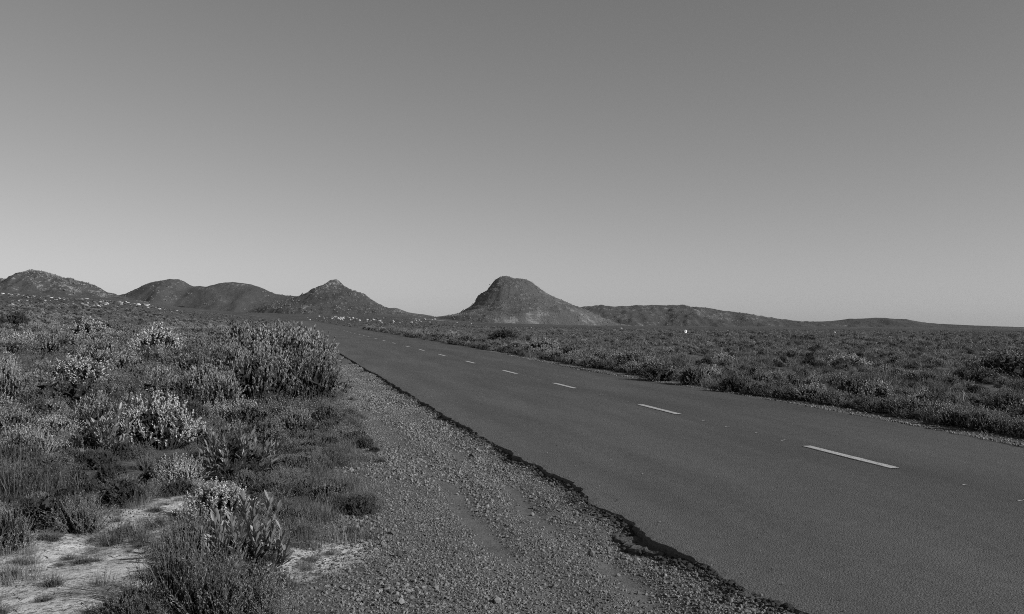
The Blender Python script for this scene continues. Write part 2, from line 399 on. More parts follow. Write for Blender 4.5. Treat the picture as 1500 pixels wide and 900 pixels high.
# ------------------------------------------------------------------ hills
def fbm2(x, d, L_, seed): return fbm(x / L_, d / L_, seed, 5)
def hill_height(profile, D):
    px, py = np.array(profile, float).T
    return (px - CX) / F * D, EYE + (HY - py) / F * D
def make_hill(profile, D, mode, mat, res, base_y, depth_k=1.6, peak=None, seed=0, rough=1.0, rock_top=0.0):
    X, Z = hill_height(profile, D)
    zb = EYE + (HY - base_y) / F * D - 6.0
    hmax = Z.max() - zb
    Lmax = hmax * depth_k + 30
    xs = np.arange(X.min(), X.max(), res); ds = np.arange(-Lmax * 1.25, Lmax * 1.0, res * 1.3)
    if mode != 'ridge': ds = np.arange(-(X.max() - X.min()) * 0.62, (X.max() - X.min()) * 0.5, res * 1.3)
    gx_, gd = np.meshgrid(xs, ds)
    # gullies bend the ridge line back and forth
    wx = gx_ + 0.10 * hmax * fbm2(gx_, gd, hmax * 0.9, seed + 3) * sstep(0, 0.5 * Lmax, np.abs(gd))
    if mode == 'ridge':
        s = np.interp(wx, X, Z) - zb
        Lx = np.maximum((0.6 * hmax + 0.4 * s) * depth_k, 12.0)
        wob = 0.18 * Lx * fbm2(gx_, gd * 0.35, hmax * 0.7, seed) * sstep(0, 0.35, np.abs(gd) / Lx)
        t = np.clip((np.abs(gd) + wob) / Lx, 0, 1.6)
        f_ = np.where(t < 1, (1 - t ** 1.35), -(t - 1) * 0.6)
        h = s * f_
    else:
        xc = (peak - CX) / F * D
        rr = np.hypot(gx_ - xc, gd * (1.15 if mode == 'cone' else 1.0))
        ang = np.arctan2(gd, gx_ - xc)
        rr = rr * (1 + 0.16 * fbm(np.cos(ang) * 2.2 + 5, np.sin(ang) * 2.2, seed, 3) * np.abs(np.sin(ang)))
        k = 0.5 + 0.5 * np.cos(ang)
        h = (1 - k) * np.interp(xc - rr, X, Z) + k * np.interp(xc + rr, X, Z) - zb
        # beyond the drawn foot keep falling
        h = h - np.maximum(rr - (X.max() - X.min()) * 0.36, 0) * 0.7 * np.abs(np.sin(ang))
    hh = np.clip(h / hmax, 0, 1)
    crest = sstep(0.0, 0.12 * Lmax, np.abs(gd)) * 0.75 + 0.25
    led = 0.085 * hmax; lm = sstep(-0.15, 0.35, fbm2(gx_, gd, hmax * 0.5, seed + 50)) * sstep(0.15, 0.4, hh) * (1 - sstep(0.8, 0.92, hh)) * sstep(0, 0.05 * Lmax, np.abs(gd))
    h = h + lm * 0.75 * (led / 6.283) * np.sin(6.283 * (h / led + 0.5 * fbm2(gx_, gd, hmax * 0.3, seed + 55)))
    rel = fbm2(gx_, gd, hmax * 0.22, seed + 20)
    ridged = 1 - np.abs(fbm2(gx_, gd, hmax * 0.13, seed + 30)) * 2
    h = h + rough * hmax * (0.045 * rel + 0.026 * ridged) * crest * sstep(0.02, 0.2, hh) + rough * 2.6 * fbm2(gx_, gd, 16.0, seed + 40) * sstep(0.02, 0.2, hh)
    V = np.stack([gx_, D + gd, zb + h], -1)
    me = mesh_np('hill', V, grid_faces(*gx_.shape), [mat], smooth=True)
    rk = 0.5 + 0.5 * rel + rock_top * sstep(0.45, 0.95, hh)
    float_attr(me, 'rockiness', np.clip(rk, 0, 1.6))
    o = link('hill', me)
    tag(o, kind='structure')
    return o, V
P_LEFT = [(-260,440),(-180,424),(-100,412),(-40,405),(0,407.5),(14,410.5),(19,407),(24,402.5),(33,398.5),(42,396.3),(55,397.5),(66,398.5),(78,402.5),(86,407),(92,408.3),(104,408.8),(114,411.5),(126,414.5),(135,418.5),(143,424),(150,428),(160,431),(172,434),(200,440),(240,452)]
P_TWIN = [(90,452),(140,440),(165,434.5),(176,432.5),(188,430),(200,424),(212,418),(222,414.5),(235,411.5),(250,409),(261,409.5),(268,412),(276,417),(284,420),(305,420),(315,417.5),(324,414.8),(332,414.2),(342,414),(356,414.8),(368,417),(380,420.5),(390,425.5),(398,429),(408,431.2),(420,433.5),(436,434),(450,436),(475,444),(520,458)]
P_PEAK = [(330,464),(380,453),(410,445),(435,437),(449,431.5),(458,426),(468,420.5),(476,416),(481,413),(483,410.6),(487,409.6),(492,409.2),(496,411),(500,415.5),(505,420.5),(514,425.5),(520,428.8),(527,429.6),(532,431.5),(540,437.5),(552,445.5),(562,450.5),(572,455),(590,460),(620,466)]
P_LOW = [(540,463),(560,455),(568,451.8),(576,451.2),(584,452.4),(593,456),(598,458),(612,459.8),(626,462),(640,464.4),(652,464),(670,466),(700,470)]
P_DOME = [(600,468),(635,465.5),(658,464),(672,460),(686,452),(696,443.5),(698.5,436),(703,432),(713,426.5),(719,418),(724,412),(732,406.5),(741,404),(747,406),(753,408.3),(762,408.8),(771,409.8),(781,415.5),(794,425.5),(806,433),(822,440),(838,447),(850,451.5),(868,459),(885,467),(905,474),(930,478)]
P_RIGHT = [(760,474),(800,466),(830,456),(848,451),(862,449),(876,447.8),(881,446.2),(887,448.5),(900,449.4),(912,448.6),(923,448.8),(934,447.6),(945,447.9),(962,446.9),(974,448.6),(986,447.6),(1000,447),(1006,447.8),(1011,450.2),(1020,449.9),(1036,452),(1060,456),(1080,458),(1100,461),(1116,464),(1150,469),(1190,472),(1230,477),(1280,483)]
P_FAR = [(1120,480),(1160,473.5),(1190,471.2),(1217,470.8),(1232,468.8),(1246,467.2),(1262,467),(1284,465.6),(1296,466),(1312,467.4),(1326,467.8),(1340,470.8),(1355,473),(1372,474.4),(1420,476.8),(1460,478.2),(1500,479.8),(1560,483),(1640,488)]
hills = []
hills.append(make_hill(P_LEFT, 3000, 'ridge', hill_mat('hill_scrub', 0.55, 0.65, 0.062, 0.22), 5.5, 446, 1.7, None, 101, 1.45, 0.3))
hills.append(make_hill(P_TWIN, 3400, 'ridge', hill_mat('hill_scrub_dark', 0.63, 0.71, 0.058, 0.17), 6.5, 460, 2.2, None, 121, 0.7, 0.15))
hills.append(make_hill(P_PEAK, 2600, 'cone', hill_mat('hill_scrub_peak', 0.59, 0.69, 0.06, 0.24), 4.0, 467, 1.0, 489, 141, 1.05, 0.4))
hills.append(make_hill(P_LOW, 3300, 'ridge', hill_mat('hill_scrub_low', 0.62, 0.70, 0.08, 0.22), 5.0, 467, 2.0, None, 161, 0.6))
hills.append(make_hill(P_DOME, 2300, 'dome', hill_mat('hill_scrub_dome', 0.56, 0.66, 0.085, 0.19), 3.4, 476, 1.0, 742, 181, 0.4, 0.1))
hills.append(make_hill(P_RIGHT, 2750, 'ridge', hill_mat('hill_scrub_ridge', 0.58, 0.68, 0.066, 0.18), 5.0, 480, 4.0, None, 201, 1.1))
hills.append(make_hill(P_FAR, 2800, 'ridge', hill_mat('hill_scrub_far', 0.70, 0.78, 0.06, 0.15), 6.0, 484, 6.0, None, 221, 0.4))

# ------------------------------------------------------------------ geometry-nodes scatter, only for uncountable cover
def scatter(name, protos, pts, rotz, scale, label=None, tilt=None, parent=None, cat=None):
    n = len(pts)
    if n == 0: return None
    coll = bpy.data.collections.new(name + '_forms')
    for k, me_ in enumerate(protos):
        po = bpy.data.objects.new('%s_form_%d' % (name, k), me_); coll.objects.link(po)
    me = bpy.data.meshes.new(name); me.vertices.add(n); me.vertices.foreach_set('co', np.asarray(pts, np.float32).ravel())
    rot = np.zeros((n, 3), np.float32); rot[:, 2] = rotz
    if tilt is not None: rot[:, :2] = tilt
    a = me.attributes.new('rot', 'FLOAT_VECTOR', 'POINT'); a.data.foreach_set('vector', rot.ravel())
    sc = np.asarray(scale, np.float32)
    if sc.ndim == 1: sc = np.repeat(sc[:, None], 3, 1)
    a = me.attributes.new('scl', 'FLOAT_VECTOR', 'POINT'); a.data.foreach_set('vector', sc.ravel())
    a = me.attributes.new('pick', 'INT', 'POINT'); a.data.foreach_set('value', rng.integers(0, len(protos), n).astype(np.int32))
    o = link(name, me, parent)
    ng = bpy.data.node_groups.new(name, 'GeometryNodeTree')
    ng.interface.new_socket('Geometry', in_out='INPUT', socket_type='NodeSocketGeometry')
    ng.interface.new_socket('Geometry', in_out='OUTPUT', socket_type='NodeSocketGeometry')
    N, L = ng.nodes, ng.links
    gi, go = N.new('NodeGroupInput'), N.new('NodeGroupOutput')
    ip = N.new('GeometryNodeInstanceOnPoints'); ci = N.new('GeometryNodeCollectionInfo')
    ci.inputs['Collection'].default_value = coll; ci.inputs['Separate Children'].default_value = True; ci.inputs['Reset Children'].default_value = True
    ip.inputs['Pick Instance'].default_value = True
    def na(nm, ty):
        x = N.new('GeometryNodeInputNamedAttribute'); x.data_type = ty; x.inputs['Name'].default_value = nm
        return x.outputs['Attribute']
    L.new(gi.outputs[0], ip.inputs['Points']); L.new(ci.outputs[0], ip.inputs['Instance'])
    L.new(na('rot', 'FLOAT_VECTOR'), ip.inputs['Rotation']); L.new(na('scl', 'FLOAT_VECTOR'), ip.inputs['Scale'])
    L.new(na('pick', 'INT'), ip.inputs['Instance Index'])
    L.new(ip.outputs[0], go.inputs[0])
    md = o.modifiers.new('scatter', 'NODES'); md.node_group = ng
    tag(o, label, cat, kind='stuff')
    return o

# ------------------------------------------------------------------ stones and boulders
def rock_mesh(name, seed, mat, sub=2, flat=0.7, cuts=7):
    r = random.Random(seed)
    bm = bmesh.new(); bmesh.ops.create_icosphere(bm, subdivisions=sub, radius=1.0)
    planes = []
    for _ in range(cuts):
        n = Vector((r.gauss(0, 1), r.gauss(0, 1), r.gauss(0, 1))).normalized(); planes.append((n, r.uniform(0.5, 0.85)))
    sx, sy = r.uniform(0.8, 1.25), r.uniform(0.7, 1.1)
    for v in bm.verts:
        for n, d in planes:
            k = v.co.dot(n)
            if k > d: v.co -= n * (k - d) * 0.95
        v.co += v.normal * r.uniform(-0.05, 0.05)
        v.co.x *= sx; v.co.y *= sy; v.co.z *= flat
    me = bpy.data.meshes.new(name); bm.to_mesh(me); bm.free()
    me.materials.append(mat)
    return me
stones = [rock_mesh('stone', 300 + k, M['stone'], 1, 0.8) for k in range(7)]
crumbs = [rock_mesh('crumb', 330 + k, M['asphalt_raw'], 1, 0.6) for k in range(4)]
boulders = [rock_mesh('boulder', 360 + k, M['boulder'], 2, 0.75, 9) for k in range(6)]

# gravel on the shoulder: density and size patches, stones pushed aside by the wheels
n = 210000
u_ = np.exp(rng.uniform(np.log(3.2), np.log(34), n)); d_ = rng.uniform(-0.02, 3.1, n)
keep = rng.random(n) < 0.62 + 0.38 * sstep(-0.15, 0.4, fbm(u_ * 0.9, d_ * 2.0, 401, 3)) - 0.7 * (np.exp(-((d_ - 1.15) / 0.12) ** 2) + np.exp(-((d_ - 0.55) / 0.10) ** 2)) * sstep(-.3, .3, fbm(u_ * .5, d_, 407, 2))
u_, d_ = u_[keep], d_[keep]
x_, y_ = xy_of(u_, np.interp(u_, _lu[:, 0], _lu[:, 1]) - 0.06 - d_)
keep = (gravel_mask(x_, y_) > rng.random(len(x_))) & (y_ > 3)
x_, y_, u_, d_ = x_[keep], y_[keep], u_[keep], d_[keep]
big = sstep(-0.1, 0.5, fbm(u_ * 0.7 + 9, d_ * 1.5, 403, 3))
s_ = (0.0034 + 0.004 * rng.random(len(x_)) + 0.016 * rng.random(len(x_)) ** 6 * (0.5 + 0.6 * big)) * (1 + 0.7 * sstep(9, 25, y_))
scatter('shoulder_gravel', stones, np.stack([x_, y_, terrain(x_, y_) + s_ * 0.25], -1), rng.uniform(0, 6.28, len(x_)), s_, tilt=rng.normal(0, 0.7, (len(x_), 2)),
        label='loose grey gravel covering the shoulder along the broken asphalt edge', cat='gravel')
# gravel strip beyond the far edge of the road
n = 9000
u_ = np.exp(rng.uniform(np.log(4), np.log(45), n)); v_ = right_edge(u_) + np.abs(rng.normal(0, 0.45, n)) - 0.08
x_, y_ = xy_of(u_, v_)
s_ = 0.008 + 0.018 * rng.random(n) ** 3
z_ = np.maximum(terrain(x_, y_), np.where(v_ < right_edge(u_), road_z(v_), -1)) + s_ * 0.2
scatter('verge_gravel', stones, np.stack([x_, y_, z_], -1), rng.uniform(0, 6.28, n), s_, label='thin gravel strip between the asphalt and the far scrub', cat='gravel')
# crumbs of asphalt fallen from the broken edge
n = 2600
u_ = np.exp(rng.uniform(np.log(3.2), np.log(26), n)); v_ = left_edge(u_) - np.abs(rng.normal(0.02, 0.08, n))
x_, y_ = xy_of(u_, v_); s_ = 0.006 + 0.022 * rng.random(n) ** 3
scatter('asphalt_crumbs', crumbs, np.stack([x_, y_, terrain(x_, y_) + 0.02 + s_ * 0.3], -1), rng.uniform(0, 6.28, n), s_, tilt=rng.normal(0, 0.4, (n, 2)),
        label='crumbled asphalt fragments along the broken road edge', cat='rubble')

# grit kicked onto the asphalt
n = 420
u_ = np.exp(rng.uniform(np.log(3.2), np.log(22), n)); v_ = left_edge(u_) + 0.03 + rng.exponential(0.35, n)
x_, y_ = xy_of(u_, v_); s_ = 0.003 + 0.006 * rng.random(n) ** 3
scatter('road_grit', stones, np.stack([x_, y_, road_z(v_) + 0.003 + s_ * 0.4], -1), rng.uniform(0, 6.28, n), s_, label='scattered grit on the asphalt near its broken edge', cat='gravel')

# single stones one can pick out on the shoulder
for px, py, wpx in [(692,669,9),(627,665,6),(780,756,9),(866,815,14),(812,862,12),(728,884,16),(585,815,14),(575,783,12),(560,800,11),(640,762,6),(845,755,8),(935,872,9),
                    (1026,893,9),(588,886,15),(566,868,12),(742,788,8),(905,846,9),(668,812,8),(1115,876,8),(1437,637,9)]:
    x0, y0 = march(px, py); s0 = wpx * y0 / F / 2
    o = link('stone', random.choice(stones), None, (x0, y0, float(terrain(x0, y0)) + s0 * 0.45), (0.1, 0.1, random.uniform(0, 6)), (s0, s0, s0))
    right = px > 1200
    tag(o, 'stone on the gravel strip at the scrub edge across the road' if right else 'larger loose stone lying on the gravel shoulder', 'stone', None if right else 'stones on the gravel shoulder')

# pale boulders in the scrub
def boulder(px, py, wpx, label, group, hk=0.8):
    x0, y0 = march(px, py); s0 = max(wpx * y0 / F / 2, 0.12)
    o = link('boulder', random.choice(boulders), None, (x0, y0, float(terrain(x0, y0)) + s0 * 0.42 * hk), (0, 0, random.uniform(-.5, .5)), (s0, s0 * 0.8, s0 * hk))
    return tag(o, label, 'boulder', group)
wb = boulder(1004, 491.5, 8, 'bright white boulder standing alone in the scrub across the road', None, 1.1); wb.location.z += 0.2
wb.data = rock_mesh('white_boulder', 381, M['white_rock'], 1, 0.95, 14)
boulder(1297, 491.5, 5.5, 'small white rock beside the row of pale stones on the plain', None)
boulder(1222, 488.5, 5.5, 'small white rock alone on the plain before the low far hill', None)
def size_word(px): return 'large' if px > 4.2 else ('small' if px < 2.6 else 'mid-sized')
G1 = 'pale boulders on the rising scrub slope'
for k in range(210):
    q = random.random()
    if q < 0.42: px, py = random.gauss(155, 17), random.gauss(444, 4.5); where = 'in the dense cluster on the scrub slope'
    elif q < 0.62: px = random.uniform(0, 130); py = 431 + px * 0.05 + random.gauss(0, 2.5); where = 'high on the scrub slope under the rounded rocky hill'
    elif q < 0.80: px = random.uniform(170, 268); py = 441 + (px - 150) * 0.115 + random.gauss(0, 1.8); where = 'in the line running down the scrub slope from the cluster'
    else: px, py = random.uniform(10, 135), random.uniform(438, 450); where = 'lying apart on the lower scrub slope'
    if py < np.interp(px, E_PX, E_PY) + 4: py = float(np.interp(px, E_PX, E_PY)) + random.uniform(4, 9)
    wp = (1.4 + 7.5 * random.random() ** 3) * (1.15 if q < .42 else 1.0)
    boulder(px, py, wp, 'pale %s boulder %s' % (size_word(wp), where), G1, random.uniform(0.35, 0.7))
G2 = 'white boulders at the foot of the pointed hill'
for k in range(110):
    q = random.random()
    if q < 0.4: px, py = random.gauss(495, 9), random.gauss(467, 1.8); where = 'in the cluster at the foot of the pointed hill'
    elif q < 0.8: px = random.uniform(450, 620); py = 466 + (px - 450) * 0.035 + random.gauss(0, 2); where = 'in the scattered line below the pointed hill'
    else: px, py = random.uniform(520, 640), random.uniform(466, 475); where = 'lying apart on the flat below the pointed hill'
    py = max(py, float(np.interp(px, E_PX, E_PY)) + 3.0)
    wp = 1.4 + 4.0 * random.random() ** 2
    boulder(px, py, wp, 'white %s boulder %s' % (size_word(wp), where), G2, random.uniform(0.6, 0.95))
G3 = 'small pale rocks scattered on the plain'
for px, py in [(1331,489),(1338,490.5),(1345,490),(1352,489.5),(1356,490.5),(1362,489.5),(1370,490),(1378,490.5),(1386,489.5),(943,489),(972,487),(986,487.5),(989,489),(910,482),(690,474),(778,481.5),(829,482.5),(669,472.5),(1066,486)]:
    boulder(px, max(py, float(np.interp(px, E_PX, E_PY)) + 4), random.uniform(2.2, 3.8), 'small pale rock in the row before the low far hill' if px > 1300 else 'small pale rock lying low on the open plain across the road', G3, 0.9)

# rocks and outcrops breaking through the scrub on the hills
hill_rock = plain_mat('hill_rock', 0.14, 0.95, 0.8, 0.5, 0.8, 0.3)
hrocks = [rock_mesh('hill_rock', 390 + k, hill_rock, 1, 0.7, 7) for k in range(5)]
for (ho, Vh), cnt, lo, smin, smax in zip(hills, (3600, 1000, 2400, 400, 7000, 3000, 60), (.22, .26, .16, .1, -.25, .12, .2), (.9, .9, .6, .9, .55, .5, .6), (4.6, 4.0, 3.2, 3.2, 2.2, 2.0, 2.2)):
    Q = Vh[:int(Vh.shape[0] * 0.62)].reshape(-1, 3)
    q = Q[rng.integers(0, len(Q), cnt * 12)] + rng.normal(0, 1.5, (cnt * 12, 3)) * np.array([1, 1, 0.1])
    zr = (q[:, 2] - Vh[..., 2].min()) / (Vh[..., 2].max() - Vh[..., 2].min())
    f_ = fbm(q[:, 0] / 70, q[:, 2] / 28, int(cnt), 4) + 0.35 * sstep(0.55, 1.0, zr)
    q = q[(f_ > lo) & (zr > 0.1)][:cnt]
    sz = smin + (smax - smin) * rng.random(len(q)) ** 3.5
    so = scatter('hillside_rocks', hrocks, q, rng.uniform(0, 6.28, len(q)), sz, tilt=rng.normal(0, .5, (len(q), 2)), parent=ho)

# ------------------------------------------------------------------ thin haze over the plain
HAZE_ON = True

# ------------------------------------------------------------------ plants
def unit(a): return a / np.maximum(np.linalg.norm(a, axis=-1, keepdims=True), 1e-9)

def shoots(g, n, H, Rr, base_r, arch, wild, flat_top=0.35):
    """n curved shoots from a small base to a dome: control points p0, p1, p2"""
    ph = g.uniform(0, 2 * np.pi, n); q = np.sqrt(g.random(n))
    rr = Rr * q * (0.85 + 0.3 * vnoise(np.cos(ph) * 1.5 + 9, np.sin(ph) * 1.5 + 4, int(g.integers(999))))
    top = H * (1 - flat_top * q ** 2.4) * (1 - wild * g.random(n) ** 1.6)
    p0 = np.stack([np.cos(ph) * base_r * q, np.sin(ph) * base_r * q, np.zeros(n)], -1)
    p2 = np.stack([np.cos(ph) * rr, np.sin(ph) * rr, top], -1)
    p1 = np.stack([np.cos(ph) * rr * arch, np.sin(ph) * rr * arch, top * 0.45], -1) + g.normal(0, 0.07 * Rr, (n, 3))
    p2[:, :2] += g.normal(0, 0.13 * Rr, (n, 2))
    return p0, p1, p2
def bez(p, t):
    p0, p1, p2 = (a[:, None, :] for a in p)
    pos = (1 - t) ** 2 * p0 + 2 * (1 - t) * t * p1 + t ** 2 * p2
    tan = 2 * (1 - t) * (p1 - p0) + 2 * t * (p2 - p1)
    return pos, unit(tan)
def tubes(p, r0, r1, seg):
    n = len(p[0]); t = np.linspace(0, 1, seg + 1)[None, :, None]
    pos, tan = bez(p, t)
    ref = np.zeros_like(tan); ref[..., 0] = 1
    s = unit(np.cross(tan, ref)); b = np.cross(tan, s)
    rad_ = (r0 + (r1 - r0) * t)
    V = np.stack([pos + rad_ * (np.cos(a) * s + np.sin(a) * b) for a in (0, 2.094, 4.189)], 2).reshape(-1, 3)
    i = (np.arange(n)[:, None] * (seg + 1) + np.arange(seg)[None, :]).ravel() * 3
    T = []
    for k in range(3):
        k2 = (k + 1) % 3
        T += [np.stack([i + k, i + k2, i + 3 + k2], -1), np.stack([i + k, i + 3 + k2, i + 3 + k], -1)]
    return V, np.concatenate(T)
def leaves(g, p, per, start, ang, ln, wd, end=1.0):
    """folded pointed leaves in a spiral along the shoots"""
    n = len(p[0])
    t = np.sort(g.uniform(start, end, (n, per)), 1)[..., None]
    pos, tan = bez(p, t)
    az_ = np.arange(per)[None, :] * 2.4 + g.uniform(0, 6.28, (n, 1)) + g.normal(0, 0.3, (n, per))
    ref = np.zeros_like(tan); ref[..., 0] = 1; ref[..., 1] = 0.3
    s = unit(np.cross(tan, ref)); b = np.cross(tan, s)
    rad_ = np.cos(az_)[..., None] * s + np.sin(az_)[..., None] * b
    a = np.radians(ang) * g.uniform(0.55, 1.35, (n, per, 1)) * (1.25 - 0.55 * t)
    d = unit(np.cos(a) * tan + np.sin(a) * rad_)
    side = unit(np.cross(d, rad_) + 1e-6); up = np.cross(side, d)
    l = ln * g.uniform(0.65, 1.15, (n, per, 1)); wv = wd * g.uniform(0.7, 1.15, (n, per, 1))
    tip = pos + d * l
    m = pos + d * l * 0.55
    V = np.stack([pos, m + side * wv * 0.5 + up * wv * 0.18, tip, m - side * wv * 0.5 + up * wv * 0.18], 2).reshape(-1, 3)
    i = np.arange(n * per) * 4
    return V, np.concatenate([np.stack([i, i + 1, i + 2], -1), np.stack([i, i + 2, i + 3], -1)]), (pos, d, rad_, l, wv)
def blades(g, n, H, Rr, base_r, wd, lean=1.0, seg=3):
    p = shoots(g, n, H, Rr, base_r, 0.8, 0.75, 0.3); p[2][:, :2] += g.normal(0, 0.18 * Rr, (n, 2)); p[1][:, :2] += g.normal(0, 0.08 * Rr, (n, 2))
    t = np.linspace(0, 1, seg + 1)[None, :, None]
    pos, tan = bez(p, t)
    ang_ = g.uniform(0, 6.28, n); s = np.stack([np.cos(ang_), np.sin(ang_), np.zeros(n)], -1)[:, None, :]
    wv = wd * (1 - t * 0.85) * g.uniform(0.7, 1.2, (n, 1, 1))
    V = np.stack([pos - s * wv / 2, pos + s * wv / 2], 2).reshape(-1, 3)
    i = (np.arange(n)[:, None] * (seg + 1) + np.arange(seg)[None, :]).ravel() * 2
    return V, np.concatenate([np.stack([i, i + 1, i + 3], -1), np.stack([i, i + 3, i + 2], -1)]), p
_oct = np.array([[1, 0, 0], [-1, 0, 0], [0, 1, 0], [0, -1, 0], [0, 0, 1], [0, 0, -1]], float)
_octT = np.array([[0, 2, 4], [2, 1, 4], [1, 3, 4], [3, 0, 4], [2, 0, 5], [1, 2, 5], [3, 1, 5], [0, 3, 5]])
def heads(g, P, r, flat):
    n = len(P); rr = r * g.uniform(0.6, 1.2, (n, 1, 1))
    V = (P[:, None, :] + _oct[None] * rr * np.array([1, 1, flat])).reshape(-1, 3)
    T = (np.arange(n)[:, None, None] * 6 + _octT[None]).reshape(-1, 3)
    return V, T

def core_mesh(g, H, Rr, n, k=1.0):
    """added dark blades at all angles that block light and stand for inner shade"""
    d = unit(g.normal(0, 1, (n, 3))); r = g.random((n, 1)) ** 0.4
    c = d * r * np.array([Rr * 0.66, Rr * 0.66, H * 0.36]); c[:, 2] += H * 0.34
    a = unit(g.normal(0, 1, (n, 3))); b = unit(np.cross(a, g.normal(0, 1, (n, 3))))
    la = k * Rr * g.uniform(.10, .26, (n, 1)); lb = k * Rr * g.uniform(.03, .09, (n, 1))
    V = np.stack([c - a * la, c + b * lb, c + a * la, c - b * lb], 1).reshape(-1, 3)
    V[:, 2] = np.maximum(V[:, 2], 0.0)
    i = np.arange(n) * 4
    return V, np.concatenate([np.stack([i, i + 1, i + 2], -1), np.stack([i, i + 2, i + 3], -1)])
CORE = {'cone': 1.0, 'flower': 1.0, 'soft': 1.05, 'dark': 1.0, 'heath': 0.72}
# kind: shoots, height, radius, base, arch, wild, flat_top, leaves per shoot, start, angle, leaf length, leaf width
KIND = {
    'leafy':  dict(n=22, H=0.60, R=0.34, b=0.10, arch=0.5, wild=0.45, ft=0.3, per=13, st=0.42, ang=44, ln=0.085, wd=0.027),
    'cone':   dict(n=300, H=1.00, R=0.62, b=0.35, arch=0.9, wild=0.5, ft=0.66, per=15, st=0.78, ang=28, ln=0.05, wd=0.019),
    'flower': dict(n=230, H=0.70, R=0.52, b=0.3, arch=0.9, wild=0.42, ft=0.68, per=13, st=0.66, ang=40, ln=0.036, wd=0.018, heads=0.5),
    'heath':  dict(n=210, H=0.55, R=0.36, b=0.2, arch=0.72, wild=0.65, ft=0.5, per=22, st=0.3, ang=42, ln=0.022, wd=0.0095, jit=0.16),
    'soft':   dict(n=280, H=0.45, R=0.46, b=0.3, arch=0.95, wild=0.5, ft=0.72, per=17, st=0.5, ang=48, ln=0.023, wd=0.010),
    'dark':   dict(n=150, H=0.85, R=0.62, b=0.3, arch=0.9, wild=0.55, ft=0.7, per=20, st=0.35, ang=55, ln=0.046, wd=0.02),
}
LOD = {0: (1.0, 1.0, 1.0), 1: (0.6, 0.65, 1.5), 2: (0.24, 0.5, 2.9)}     # shoots, leaves per shoot, leaf size
NAMES = {'leafy': 'broadleaf_shrub', 'cone': 'upright_shoot_bush', 'flower': 'silver_flower_bush', 'heath': 'heath_shrub', 'soft': 'mound_heath_shrub', 'dark': 'dark_shrub', 'reed': 'reed_tuft', 'grass': 'grass_tuft'}
def plant_geo(kind, lod, seed):
    """parts of one plant: name -> (vertices, triangles, material)"""
    g = np.random.default_rng(seed)
    fs, fl, fz = LOD[lod]
    if kind in ('reed', 'grass'):
        if kind == 'reed': n, H, Rr, b, wd = int(260 * (fs ** .8)), 0.75, 0.24, 0.19, 0.0042 * fz
        else: n, H, Rr, b, wd = int(190 * (fs ** .8)), 0.24, 0.17, 0.13, 0.0038 * fz
        V, T, p = blades(g, n, H, Rr, b, wd, seg=3 if lod < 2 else 2)
        out = {'blades': (V, T, M[kind])}
        if kind == 'reed' and lod < 2:
            k = g.random(n) < 0.5
            hv, ht = heads(g, p[2][k], 0.008 * fz, 2.2)
            out['seed_heads'] = (hv, ht, M['seed'])
        return out
    K = KIND[kind]
    n = max(8, int(K['n'] * fs)); per = max(5, int(K['per'] * fl))
    p = shoots(g, n, K['H'], K['R'], K['b'], K['arch'], K['wild'], K['ft'])
    if K.get('jit'): p[1][:, :2] += g.normal(0, K['jit'] * K['R'], (n, 2)); p[2][:, :2] += g.normal(0, K['jit'] * K['R'], (n, 2))
    V, T, _ = leaves(g, p, per, K['st'], K['ang'], K['ln'] * fz ** .8, K['wd'] * fz)
    out = {'foliage': (V, T, M[kind])}
    if lod < 2 or kind == 'dark':
        r0 = {'leafy': 0.007, 'dark': 0.007}.get(kind, 0.0032)
        sv, stt = tubes(p, r0 * (1.3 if lod else 1), r0 * 0.35, 3 if lod == 0 else 2)
        out['stems'] = (sv, stt, M['stem'])
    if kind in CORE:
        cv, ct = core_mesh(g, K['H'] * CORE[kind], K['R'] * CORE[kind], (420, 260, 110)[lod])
        out['inner_twigs'] = (cv, ct, M['core'])  # dark blades added for the black gaps between the shoots
    if K.get('heads'):
        k = g.random(n) < K['heads']
        P = p[2][k] + unit(p[2][k] - p[1][k]) * 0.02
        hv, ht = heads(g, P, 0.0125 * (fz ** .7), 0.6)
        out['flower_heads'] = (hv, ht, M['head'])
    return out
PARTS, JOINED = {}, {}
def toned(me, nm, kind):
    """leaves of one plant are not all one tone"""
    n = len(me.vertices); per = 4 if kind not in ('reed', 'grass') else 8
    t = np.repeat(rng.normal(0, 0.28, n // per + 1), per)[:n]
    float_attr(me, 'tone', np.clip(t, -0.6, 0.7))
    return me
def variants(kind): return 3 if kind not in ('dark', 'leafy') else 2
def parts_of(kind, lod, var):
    key = (kind, lod, var)
    if key not in PARTS:
        geo = plant_geo(kind, lod, hash((kind, lod)) % 1 + 1000 + 31 * list(NAMES).index(kind) + 7 * lod + var)
        PARTS[key] = {nm: toned(mesh_np(NAMES[kind] + '_' + nm, v, t, [m]), nm, kind) for nm, (v, t, m) in geo.items()}
    return PARTS[key]
def joined(kind, lod, var):
    key = (kind, lod, var)
    if key not in JOINED:
        geo = plant_geo(kind, lod, 1000 + 31 * list(NAMES).index(kind) + 7 * lod + var)
        Vs, Ts, ms, mi, off = [], [], [], [], 0
        for nm, (v, t, m) in geo.items():
            Vs.append(v); Ts.append(t + off); off += len(v); mi.append(np.full(len(t), len(ms))); ms.append(m)
        JOINED[key] = mesh_np(NAMES[kind] + '_form', np.concatenate(Vs), np.concatenate(Ts), ms, np.concatenate(mi))
        toned(JOINED[key], '', kind)
    return JOINED[key]
SIZE = {k: (v['H'], v['R']) for k, v in KIND.items()}; SIZE['reed'] = (0.75, 0.24); SIZE['grass'] = (0.24, 0.17)
CAT = {'leafy': 'shrub', 'cone': 'bush', 'flower': 'flower bush', 'heath': 'shrub', 'soft': 'shrub', 'dark': 'bush', 'reed': 'reeds', 'grass': 'grass tuft'}
FOOT = []
